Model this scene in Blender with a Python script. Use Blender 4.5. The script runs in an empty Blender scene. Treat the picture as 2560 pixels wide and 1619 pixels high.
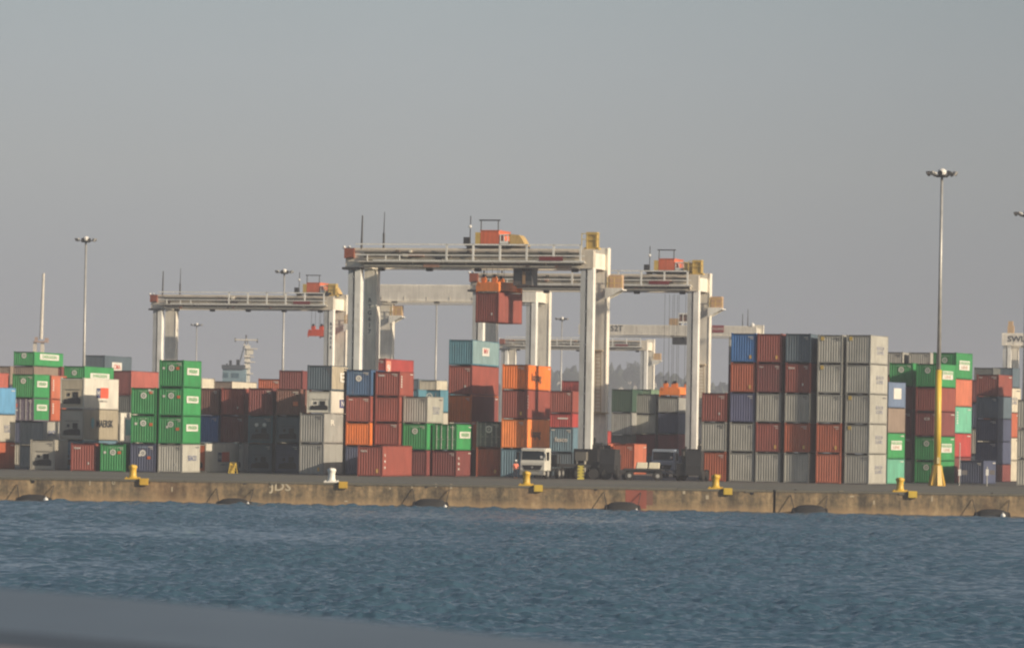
import bpy, bmesh, math, random
import numpy as np
from mathutils import Vector, Matrix, Euler

random.seed(7)
scene = bpy.context.scene
COL = scene.collection

# ------------------------------------------------------------------ camera
FPX = 11700.0            # focal length in photo pixels (2560 wide)
HORIZON = 1090.0         # photo row of the horizon at the picture's middle
ROLL = math.radians(0.95)
CAMZ = 4.0               # eye height above the quay
cam_d = bpy.data.cameras.new('camera')
cam = bpy.data.objects.new('camera', cam_d)
COL.objects.link(cam)
cam_d.sensor_width = 36.0
cam_d.lens = 36.0 * FPX / 2560.0
cam_d.shift_y = (HORIZON - 809.5) / 2560.0
cam_d.clip_start = 0.5
cam_d.clip_end = 6000.0
c_, s_ = math.cos(ROLL), math.sin(ROLL)
cam.matrix_world = Matrix(((c_, -s_, 0, 0), (0, 0, -1, 0), (s_, c_, 0, CAMZ), (0, 0, 0, 1)))
cam_d.dof.use_dof = True
cam_d.dof.focus_distance = 450.0
cam_d.dof.aperture_fstop = 8.0
scene.camera = cam

def P(px, py, Y):
    """photo pixel + distance -> world X, Z"""
    cx, cy = px - 1280.0, HORIZON - py
    u = cx * c_ - cy * s_
    v = cx * s_ + cy * c_
    return u / FPX * Y, CAMZ + v / FPX * Y

def PXZ(px, z, Y):
    """world X of the point at height z and distance Y that shows in column px"""
    v = (z - CAMZ) * FPX / Y
    u = ((px - 1280.0) - v * s_) / c_
    # px-1280 = u*c + v*s (small angle exact inverse)
    u = (px - 1280.0 - v * s_) / c_
    return u / FPX * Y

# ------------------------------------------------------------------ light
SUN_AZ = math.radians(31.0)     # to the sun: right, and this much towards the viewer
SUN_EL = math.radians(19.0)
sun_d = bpy.data.lights.new('sun', 'SUN')
sun_d.energy = 4.7
sun_d.angle = math.radians(0.6)
sun_d.color = (1.0, 0.83, 0.62)
sun = bpy.data.objects.new('sun', sun_d)
COL.objects.link(sun)
to_sun = Vector((math.cos(SUN_AZ) * math.cos(SUN_EL), -math.sin(SUN_AZ) * math.cos(SUN_EL), math.sin(SUN_EL)))
sun.rotation_euler = to_sun.to_track_quat('Z', 'Y').to_euler()
sun.location = (200, -100, 120)

world = bpy.data.worlds.new('World')
scene.world = world
world.use_nodes = True
nt = world.node_tree
nt.nodes.clear()
out = nt.nodes.new('ShaderNodeOutputWorld')
bg = nt.nodes.new('ShaderNodeBackground')
sky = nt.nodes.new('ShaderNodeTexSky')
sky.sky_type = 'NISHITA'
sky.sun_disc = False
sky.sun_elevation = SUN_EL
sky.sun_rotation = math.radians(121.0)
sky.air_density = 1.2
sky.dust_density = 4.0
sky.ozone_density = 1.5
bg.inputs['Strength'].default_value = 0.075
nt.links.new(sky.outputs[0], bg.inputs['Color'])
# hazy lower sky, by elevation of the direction
geo = nt.nodes.new('ShaderNodeTexCoord')
sep = nt.nodes.new('ShaderNodeSeparateXYZ')
nt.links.new(geo.outputs['Generated'], sep.inputs[0])
ramp = nt.nodes.new('ShaderNodeValToRGB')
els = ramp.color_ramp.elements
def lin(r, g, b):
    f = lambda c: ((c / 255.0 + 0.055) / 1.055) ** 2.4 if c > 10 else c / 255.0 / 12.92
    return (f(r), f(g), f(b), 1.0)
mr = nt.nodes.new('ShaderNodeMapRange')
mr.inputs['From Min'].default_value = 0.0
mr.inputs['From Max'].default_value = 0.30
nt.links.new(sep.outputs['Z'], mr.inputs['Value'])
nt.links.new(mr.outputs[0], ramp.inputs[0])
els[0].position = 0.0;  els[0].color = lin(146, 147, 152)
els[1].position = 1.0;  els[1].color = lin(128, 152, 182)
for p_, c3 in ((0.06, (148, 149, 153)), (0.12, (153, 155, 157)), (0.19, (160, 163, 163)), (0.26, (160, 166, 168)), (0.32, (157, 166, 169)), (0.5, (140, 156, 176))):
    e = els.new(p_); e.color = lin(*c3)
bg2 = nt.nodes.new('ShaderNodeBackground')
# faint unevenness of the haze
nz = nt.nodes.new('ShaderNodeTexNoise'); nz.inputs['Scale'].default_value = 9.0; nz.inputs['Detail'].default_value = 3.0
nt.links.new(geo.outputs['Generated'], nz.inputs['Vector'])
mrn = nt.nodes.new('ShaderNodeMapRange'); mrn.inputs['To Min'].default_value = 0.985; mrn.inputs['To Max'].default_value = 1.065
nt.links.new(nz.outputs[0], mrn.inputs['Value'])
nt.links.new(ramp.outputs[0], bg2.inputs['Color'])
mrx = nt.nodes.new('ShaderNodeMapRange'); mrx.interpolation_type = 'SMOOTHSTEP'
mrx.inputs['From Min'].default_value = -0.04; mrx.inputs['From Max'].default_value = 0.15
mrx.inputs['To Min'].default_value = 1.0; mrx.inputs['To Max'].default_value = 0.80
nt.links.new(sep.outputs['X'], mrx.inputs['Value'])
mxm = nt.nodes.new('ShaderNodeMath'); mxm.operation = 'MULTIPLY'
nt.links.new(mrn.outputs[0], mxm.inputs[0]); nt.links.new(mrx.outputs[0], mxm.inputs[1])
nt.links.new(mxm.outputs[0], bg2.inputs['Strength'])
mixs = nt.nodes.new('ShaderNodeMixShader')
fac = nt.nodes.new('ShaderNodeMapRange'); fac.interpolation_type = 'SMOOTHSTEP'
fac.inputs['From Min'].default_value = 0.10; fac.inputs['From Max'].default_value = 0.34
nt.links.new(sep.outputs['Z'], fac.inputs['Value'])
nt.links.new(fac.outputs[0], mixs.inputs[0])
nt.links.new(bg2.outputs[0], mixs.inputs[1])
nt.links.new(bg.outputs[0], mixs.inputs[2])
nt.links.new(mixs.outputs[0], out.inputs['Surface'])

scene.view_settings.view_transform = 'Standard'
scene.view_settings.look = 'None'
scene.view_settings.gamma = 1.0
scene.view_settings.exposure = 0.15
try:
    scene.cycles.filter_width = 2.2
    scene.cycles.volume_bounces = 0
    scene.cycles.max_bounces = 5
    scene.cycles.caustics_reflective = False
    scene.cycles.caustics_refractive = False
    scene.cycles.sample_clamp_indirect = 3.0
    scene.cycles.sample_clamp_direct = 6.0
except Exception:
    pass

# ------------------------------------------------------------------ materials
def new_mat(name):
    m = bpy.data.materials.new(name)
    m.use_nodes = True
    n = m.node_tree
    b = n.nodes['Principled BSDF']
    return m, n, b

def N(n, t, **kw):
    x = n.nodes.new(t)
    for k, v in kw.items():
        if k in x.inputs: x.inputs[k].default_value = v
        else: setattr(x, k, v)
    return x

def plain(name, rgb, rough=0.6, metal=0.0, vary=0.12, scale=2.0):
    m, n, b = new_mat(name)
    tc = N(n, 'ShaderNodeTexCoord')
    no = N(n, 'ShaderNodeTexNoise', Scale=scale, Detail=4.0)
    n.links.new(tc.outputs['Object'], no.inputs['Vector'])
    mr = N(n, 'ShaderNodeMapRange'); mr.inputs['To Min'].default_value = 1 - vary; mr.inputs['To Max'].default_value = 1 + vary
    mr.inputs['From Min'].default_value = 0.3; mr.inputs['From Max'].default_value = 0.7
    n.links.new(no.outputs[0], mr.inputs['Value'])
    mu = N(n, 'ShaderNodeVectorMath', operation='SCALE'); mu.inputs[0].default_value = rgb
    n.links.new(mr.outputs[0], mu.inputs['Scale'])
    n.links.new(mu.outputs[0], b.inputs['Base Color'])
    b.inputs['Roughness'].default_value = rough
    b.inputs['Metallic'].default_value = metal
    return m

def paint(name, streak=0.16, rust=0.35, rough=0.55):
    """weathered paint: the colour comes from the object, streaks and rust from noise"""
    m, n, b = new_mat(name)
    oi = N(n, 'ShaderNodeObjectInfo')
    tc = N(n, 'ShaderNodeTexCoord')
    off = N(n, 'ShaderNodeVectorMath', operation='ADD')
    mulr = N(n, 'ShaderNodeMath', operation='MULTIPLY'); mulr.inputs[1].default_value = 91.0
    n.links.new(oi.outputs['Random'], mulr.inputs[0])
    n.links.new(tc.outputs['Object'], off.inputs[0]); n.links.new(mulr.outputs[0], off.inputs[1])
    mp = N(n, 'ShaderNodeMapping'); mp.inputs['Scale'].default_value = (3.2, 3.2, 0.25)
    n.links.new(off.outputs[0], mp.inputs['Vector'])
    no = N(n, 'ShaderNodeTexNoise', Scale=1.3, Detail=5.0, Roughness=0.6)
    n.links.new(mp.outputs[0], no.inputs['Vector'])
    mr = N(n, 'ShaderNodeMapRange'); mr.inputs['From Min'].default_value = 0.28; mr.inputs['From Max'].default_value = 0.72
    mr.inputs['To Min'].default_value = 1 - streak; mr.inputs['To Max'].default_value = 1 + streak
    n.links.new(no.outputs[0], mr.inputs['Value'])
    nb = N(n, 'ShaderNodeTexNoise', Scale=0.55, Detail=2.0)
    n.links.new(off.outputs[0], nb.inputs['Vector'])
    mb = N(n, 'ShaderNodeMapRange'); mb.inputs['From Min'].default_value = 0.3; mb.inputs['From Max'].default_value = 0.7
    mb.inputs['To Min'].default_value = 0.88; mb.inputs['To Max'].default_value = 1.1
    n.links.new(nb.outputs[0], mb.inputs['Value'])
    mm = N(n, 'ShaderNodeMath', operation='MULTIPLY')
    n.links.new(mr.outputs[0], mm.inputs[0]); n.links.new(mb.outputs[0], mm.inputs[1])
    sc = N(n, 'ShaderNodeVectorMath', operation='SCALE')
    n.links.new(oi.outputs['Color'], sc.inputs[0]); n.links.new(mm.outputs[0], sc.inputs['Scale'])
    # rust and grime patches
    mp2 = N(n, 'ShaderNodeMapping'); mp2.inputs['Scale'].default_value = (1.6, 1.6, 0.5)
    n.links.new(off.outputs[0], mp2.inputs['Vector'])
    nr = N(n, 'ShaderNodeTexNoise', Scale=1.1, Detail=7.0, Roughness=0.68)
    n.links.new(mp2.outputs[0], nr.inputs['Vector'])
    mrr = N(n, 'ShaderNodeMapRange'); mrr.inputs['From Min'].default_value = 0.58; mrr.inputs['From Max'].default_value = 0.76
    mrr.inputs['To Max'].default_value = rust
    n.links.new(nr.outputs[0], mrr.inputs['Value'])
    mix = N(n, 'ShaderNodeMix', data_type='RGBA')
    mix.inputs[7].default_value = (0.13, 0.075, 0.045, 1)
    n.links.new(mrr.outputs[0], mix.inputs[0]); n.links.new(sc.outputs[0], mix.inputs[6])
    n.links.new(mix.outputs[2], b.inputs['Base Color'])
    b.inputs['Roughness'].default_value = rough
    return m

M_PAINT = paint('container_paint', streak=0.20, rust=0.5)
M_STEEL = paint('crane_paint', streak=0.15, rust=0.38, rough=0.5)
M_PLAIN = paint('smooth_paint', streak=0.07, rust=0.08, rough=0.45)
M_MARK = paint('marking_paint', streak=0.05, rust=0.12, rough=0.6)
M_DARK = plain('dark_steel', (0.03, 0.031, 0.034), 0.6)
M_BLACK = plain('black_machinery', (0.018, 0.018, 0.02), 0.55)
M_RUBBER = plain('black_rubber', (0.022, 0.022, 0.023), 0.8)
M_GALV = plain('galvanised_steel', (0.42, 0.42, 0.40), 0.45, 0.3)
M_GLASS = plain('cab_glass', (0.02, 0.025, 0.03), 0.08, 0.0, 0.05)
M_LAMP = plain('lamp_housing', (0.75, 0.75, 0.72), 0.35)
M_SKIN = plain('skin', (0.25, 0.13, 0.08), 0.6)

# ------------------------------------------------------------------ mesh builder
class MB:
    def __init__(self):
        self.v = []; self.f = []
    def quad(self, *pts):
        i = len(self.v); self.v += [tuple(p) for p in pts]; self.f.append(tuple(range(i, i + len(pts))))
    def box(self, x0, x1, y0, y1, z0, z1):
        i = len(self.v)
        self.v += [(x0, y0, z0), (x1, y0, z0), (x1, y1, z0), (x0, y1, z0), (x0, y0, z1), (x1, y0, z1), (x1, y1, z1), (x0, y1, z1)]
        for q in ((0, 3, 2, 1), (4, 5, 6, 7), (0, 1, 5, 4), (1, 2, 6, 5), (2, 3, 7, 6), (3, 0, 4, 7)):
            self.f.append(tuple(i + k for k in q))
    def tube(self, a, b, r0, r1=None, n=8, caps=True):
        a, b = Vector(a), Vector(b)
        r1 = r0 if r1 is None else r1
        d = (b - a).normalized()
        u = d.orthogonal().normalized(); w = d.cross(u)
        i = len(self.v)
        for c, r in ((a, r0), (b, r1)):
            for k in range(n):
                t = 2 * math.pi * k / n
                self.v.append(tuple(c + u * (r * math.cos(t)) + w * (r * math.sin(t))))
        for k in range(n):
            k2 = (k + 1) % n
            self.f.append((i + k, i + k2, i + n + k2, i + n + k))
        if caps:
            self.f.append(tuple(i + n - 1 - k for k in range(n)))
            self.f.append(tuple(i + n + k for k in range(n)))
    def bar(self, a, b, w):
        self.tube(a, b, w * 0.5 * 1.2, n=4)
    def prism(self, pts, axis, a0, a1):
        """pts: polygon in the two other axes; extruded along axis (0,1,2)"""
        def mk(p, a):
            if axis == 0: return (a, p[0], p[1])
            if axis == 1: return (p[0], a, p[1])
            return (p[0], p[1], a)
        i = len(self.v); n = len(pts)
        self.v += [mk(p, a0) for p in pts] + [mk(p, a1) for p in pts]
        for k in range(n):
            k2 = (k + 1) % n
            self.f.append((i + k, i + k2, i + n + k2, i + n + k))
        self.f.append(tuple(i + k for k in reversed(range(n))))
        self.f.append(tuple(i + n + k for k in range(n)))
    def lathe(self, prof, c=(0, 0, 0), n=16, axis=2):
        i = len(self.v); m = len(prof)
        for (r, h) in prof:
            for k in range(n):
                t = 2 * math.pi * k / n
                p = (r * math.cos(t), r * math.sin(t), h)
                if axis == 0: p = (p[2], p[0], p[1])
                elif axis == 1: p = (p[0], p[2], p[1])
                self.v.append((p[0] + c[0], p[1] + c[1], p[2] + c[2]))
        for j in range(m - 1):
            for k in range(n):
                k2 = (k + 1) % n
                self.f.append((i + j * n + k, i + j * n + k2, i + (j + 1) * n + k2, i + (j + 1) * n + k))
        self.f.append(tuple(i + k for k in reversed(range(n))))
        self.f.append(tuple(i + (m - 1) * n + k for k in range(n)))
    def mesh(self, name, smooth=False):
        me = bpy.data.meshes.new(name)
        me.from_pydata(self.v, [], self.f)
        bm = bmesh.new(); bm.from_mesh(me)
        bmesh.ops.recalc_face_normals(bm, faces=bm.faces)
        bm.to_mesh(me); bm.free()
        if smooth:
            for p in me.polygons: p.use_smooth = True
        me.update()
        return me
    def build(self, name, mat, parent=None, color=None, smooth=False):
        me = self.mesh(name, smooth)
        return link(name, me, mat, parent, color)

def link(name, me, mat=None, parent=None, color=None):
    if mat is not None and not me.materials: me.materials.append(mat)
    o = bpy.data.objects.new(name, me)
    COL.objects.link(o)
    if parent is not None: o.parent = parent
    if color is not None: o.color = (color[0], color[1], color[2], 1.0)
    return o

def empty(name, loc, rz=0.0):
    o = bpy.data.objects.new(name, None)
    COL.objects.link(o)
    o.empty_display_size = 0.5
    o.location = loc; o.rotation_euler = (0, 0, rz)
    return o

def tag(o, label=None, cat=None, group=None, kind=None):
    if label: o['label'] = label
    if cat: o['category'] = cat
    if group: o['group'] = group
    if kind: o['kind'] = kind
    return o

def copy_tree(o, parent=None):
    c = o.copy(); COL.objects.link(c)
    if parent is not None: c.parent = parent
    for ch in list(o.children): copy_tree(ch, c)
    return c

# ------------------------------------------------------------------ lettering
_txt = {}
def text_mesh(s, facing):
    """mesh of a word, 1 unit cap height, centred; facing 'y' = faces -Y (reads along +X), 'x' = faces +X (reads along +Y)"""
    key = (s, facing)
    if key in _txt: return _txt[key]
    cu = bpy.data.curves.new('lettering', 'FONT')
    cu.body = s; cu.size = 1.4; cu.align_x = 'CENTER'; cu.align_y = 'CENTER'; cu.extrude = 0.012; cu.resolution_u = 2
    cu.space_line = 0.9
    cu.offset = 0.02
    o = bpy.data.objects.new('lettering', cu)
    COL.objects.link(o)
    dg = bpy.context.evaluated_depsgraph_get()
    me = bpy.data.meshes.new_from_object(o.evaluated_get(dg))
    bpy.data.objects.remove(o); bpy.data.curves.remove(cu)
    for v in me.vertices:
        x, y, z = v.co
        v.co = (x, -z, y) if facing == 'y' else (z, x, y)
    me.update()
    me.materials.clear(); me.materials.append(M_MARK)
    _txt[key] = me
    return me

def lettering(s, facing, loc, size, color, parent, sx=1.0, name='lettering'):
    o = link(name, text_mesh(s, facing), M_MARK, parent, color)
    o.location = loc
    o.scale = (size * sx, size, size) if facing == 'y' else (size, size * sx, size)
    return o

# ------------------------------------------------------------------ containers
CW = 2.438
COLORS = {
    'green':  ((0.030, 0.262, 0.078), 'green'),
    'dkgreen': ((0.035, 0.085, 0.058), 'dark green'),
    'pgreen': ((0.15, 0.24, 0.15), 'pale green'),
    'red':    ((0.262, 0.062, 0.045), 'red'),
    'bred':   ((0.370, 0.046, 0.040), 'bright red'),
    'maroon': ((0.180, 0.045, 0.042), 'maroon'),
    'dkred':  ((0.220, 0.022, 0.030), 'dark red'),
    'rust':   ((0.420, 0.105, 0.048), 'rust red'),
    'coral':  ((0.490, 0.145, 0.080), 'coral red'),
    'pink':   ((0.400, 0.105, 0.080), 'faded red'),
    'orange': ((0.760, 0.190, 0.030), 'orange'),
    'lorange': ((0.860, 0.260, 0.060), 'light orange'),
    'brown':  ((0.190, 0.085, 0.065), 'brown'),
    'tanbrown': ((0.26, 0.20, 0.16), 'brown grey'),
    'grey':   ((0.390, 0.388, 0.348), 'grey'),
    'mgrey':  ((0.290, 0.295, 0.280), 'mid grey'),
    'beige':  ((0.430, 0.385, 0.290), 'beige grey'),
    'cream':  ((0.560, 0.520, 0.420), 'cream'),
    'white':  ((0.720, 0.700, 0.620), 'white'),
    'rgrey':  ((0.420, 0.400, 0.340), 'grey'),
    'lblue':  ((0.120, 0.330, 0.560), 'light blue'),
    'blue':   ((0.045, 0.110, 0.230), 'blue'),
    'bblue':  ((0.035, 0.150, 0.400), 'bright blue'),
    'sblue':  ((0.130, 0.230, 0.300), 'steel blue'),
    'pblue':  ((0.135, 0.190, 0.300), 'pale blue'),
    'navy':   ((0.060, 0.075, 0.140), 'navy blue'),
    'purple': ((0.095, 0.105, 0.200), 'purple blue'),
    'slate':  ((0.085, 0.125, 0.160), 'slate blue'),
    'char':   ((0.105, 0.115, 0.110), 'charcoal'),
    'teal':   ((0.080, 0.230, 0.310), 'teal blue'),
    'lteal':  ((0.200, 0.310, 0.330), 'pale teal'),
    'turq':   ((0.130, 0.420, 0.290), 'turquoise'),
    'plum':   ((0.170, 0.150, 0.200), 'purple grey'),
}
_cmesh = {}
def corrugate(mb, ax, fixed, a0, a1, z0, z1, pitch, depth, out_sign):
    """trapezoidal corrugation in plane (ax horizontal), outwards along out_sign"""
    n = max(2, int(round((a1 - a0) / pitch))); p = (a1 - a0) / n
    pts = []
    for k in range(n):
        s = a0 + k * p
        pts += [(s, 0), (s + 0.28 * p, 0), (s + 0.5 * p, -depth), (s + 0.78 * p, -depth)]
    pts.append((a1, 0))
    for (s, d), (s2, d2) in zip(pts[:-1], pts[1:]):
        q = []
        for ss, dd, z in ((s, d, z0), (s2, d2, z0), (s2, d2, z1), (s, d, z1)):
            off = fixed + out_sign * dd
            q.append((ss, off, z) if ax == 'x' else (off, ss, z))
        mb.quad(*q)

def container_meshes(L, H, etype):
    key = (L, round(H, 1), etype)
    if key in _cmesh: return _cmesh[key]
    H = round(H, 1)
    W = CW
    fr = MB(); pr = 0.11
    for x0 in (-W, -pr):
        fr.box(x0, x0 + pr, 0, pr, 0.118, H - 0.118)
        fr.box(x0, x0 + pr, L - pr, L, 0.118, H - 0.118)
    for x0 in (-W, -0.165):
        for y0 in (0, L - 0.178):
            for z0 in (0, H - 0.118):
                fr.box(x0 - 0.004, x0 + 0.169, y0 - 0.005, y0 + 0.183, z0, z0 + 0.118)
    for x0 in (-W + 0.012, -0.072):
        fr.box(x0, x0 + 0.06, 0.183, L - 0.183, H - 0.09, H - 0.03)
        fr.box(x0, x0 + 0.06, 0.183, L - 0.183, 0.02, 0.16)
    fr.box(-W + 0.17, -0.17, 0.008, 0.09, H - 0.22, H - 0.13)
    fr.box(-W + 0.17, -0.17, 0.008, 0.09, 0.05, 0.16)
    fr.box(-W + 0.17, -0.17, L - 0.09, L - 0.01, H - 0.17, H + 0.02)
    fr.box(-W + 0.17, -0.17, L - 0.09, L - 0.01, 0.0, 0.16)
    frame = fr.mesh('frame')
    sh = MB()
    reefer = etype[0] == 'r'
    if reefer:
        sh.box(-0.035, -0.015, pr, L - pr, 0.16, H - 0.09)
        sh.box(-W + 0.015, -W + 0.035, pr, L - pr, 0.16, H - 0.09)
        for k in range(1, int(L / 1.15)):
            sh.box(-0.015, -0.009, k * 1.15, k * 1.15 + 0.03, 0.17, H - 0.1)
    else:
        corrugate(sh, 'y', -0.012, pr, L - pr, 0.16, H - 0.09, 0.276, 0.030, 1)
        corrugate(sh, 'y', -W + 0.012, pr, L - pr, 0.16, H - 0.09, 0.276, 0.030, -1)
    sh.quad((-W + 0.07, 0.35, H - 0.03), (-0.07, 0.35, H - 0.03), (-0.07, L - 0.09, H - 0.03), (-W + 0.07, L - 0.09, H - 0.03))
    sh.quad((-W + 0.02, 0.1, 0.14), (-0.02, 0.1, 0.14), (-0.02, L - 0.1, 0.15), (-W + 0.02, L - 0.1, 0.15))
    corrugate(sh, 'x', L - 0.02, -W + pr, -pr, 0.16, H - 0.17, 0.25, 0.045, 1)
    shell = sh.mesh('wall_panel')
    en = []
    if etype == 'c':
        e = MB(); corrugate(e, 'x', 0.022, -W + pr, -pr, 0.16, H - 0.22, 0.248, 0.034, -1)
        en.append(('end_wall', e.mesh('end_wall'), M_PAINT, None))
    elif etype == 'd':
        for x0, x1 in ((-W + pr, -W / 2 - 0.01), (-W / 2 + 0.01, -pr)):
            e = MB(); e.box(x0, x1, 0.035, 0.07, 0.16, H - 0.22)
            for zz in (0.3, 0.52, 0.74):
                e.box(x0 + 0.03, x1 - 0.03, 0.02, 0.034, 0.16 + (H - .33) * zz, 0.16 + (H - .33) * zz + 0.09)
            b = MB()
            for f in (0.28, 0.72):
                xx = x0 + (x1 - x0) * f
                b.tube((xx, 0.0, 0.1), (xx, 0.0, H - 0.12), 0.03, n=6)
                for zz in (0.2, 0.5, 0.8):
                    b.box(xx - 0.06, xx + 0.06, 0.004, 0.035, H * zz - .05, H * zz + .05)
                b.box(xx - 0.02, xx + 0.28, -0.03, 0.0, 1.05, 1.1)
            en.append(('door_leaf', e.mesh('door_leaf'), M_PAINT, [('locking_bar', b.mesh('locking_bar'), M_GALV)]))
    else:
        e = MB(); e.box(-W + pr, -pr, 0.06, 0.1, 0.16, H - 0.17)
        e.box(-W + 0.2, -0.2, 0.03, 0.06, H * 0.62, H - 0.25)
        e.box(-W + 0.2, -W + 0.5, 0.03, 0.06, 0.25, H * 0.6)
        m = MB()
        m.prism([(-W + 0.3, H * .15), (-0.36, H * .15), (-0.36, H * .30), (-0.55, H * .36), (-W + 0.9, H * .34), (-W + 0.36, H * .28)], 1, 0.0, 0.05)
        m.box(-W + 1.3, -0.62, 0.01, 0.055, H * 0.36, H * 0.54)
        m.box(-W + 0.72, -W + 0.98, 0.015, 0.055, H * 0.40, H * 0.50)
        m.box(-W + 0.5, -0.5, 0.02, 0.055, H * 0.60, H * 0.612)
        m.tube((-W + 0.55, 0.0, H * 0.25), (-W + 0.55, -0.03, H * 0.25), 0.2, n=10)
        subs_ = [('refrigeration_machinery', m.mesh('refrigeration_machinery'), M_BLACK)]
        if etype == 'rf':
            for xx in (-W * 0.66, -W * 0.34):
                f = MB(); f.tube((xx, 0.028, H * 0.66), (xx, 0.012, H * 0.66), 0.2, n=12); subs_.append(('fan', f.mesh('fan'), M_LAMP))
        en.append(('cooling_panel', e.mesh('cooling_panel'), M_PLAIN, subs_))
    for me, mt in ((frame, M_PAINT), (shell, M_PLAIN if reefer else M_PAINT)):
        me.materials.append(mt)
    for nm, me, mt, subs in en:
        me.materials.append(mt)
        for s in subs or (): s[1].materials.append(s[2])
    _cmesh[key] = (frame, shell, en)
    return _cmesh[key]

_ring = {}
def ring_mesh(facing, r0=0.17, r1=0.29):
    k = (facing, r0, r1)
    if k in _ring: return _ring[k]
    mb = MB(); n = 20
    def pt(r, t, d):
        a, b = r * math.cos(t), r * math.sin(t)
        return (a, -d, b) if facing == 'y' else (d, a, b)
    for i in range(n):
        t0, t1 = 2 * math.pi * i / n, 2 * math.pi * (i + 1) / n
        mb.quad(pt(r0, t0, 0.01), pt(r1, t0, 0.01), pt(r1, t1, 0.01), pt(r0, t1, 0.01))
    for i in range(4):                      # four-pointed star in the middle
        t = math.pi / 2 * i
        mb.quad(pt(0.0, t, 0.01), pt(0.06, t - 0.785, 0.01), pt(r0 * 0.92, t, 0.01), pt(0.06, t + 0.785, 0.01))
    me = mb.mesh('emblem'); me.materials.append(M_MARK)
    _ring[k] = me
    return me

def slab(facing, name, parent, a0, a1, z0, z1, color, d=0.012, base=0.004):
    mb = MB()
    if facing == 'y': mb.box(a0, a1, -base - d, -base, z0, z1)
    else: mb.box(base, base + d, a0, a1, z0, z1)
    return mb.build(name, M_MARK, parent, color)

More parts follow.
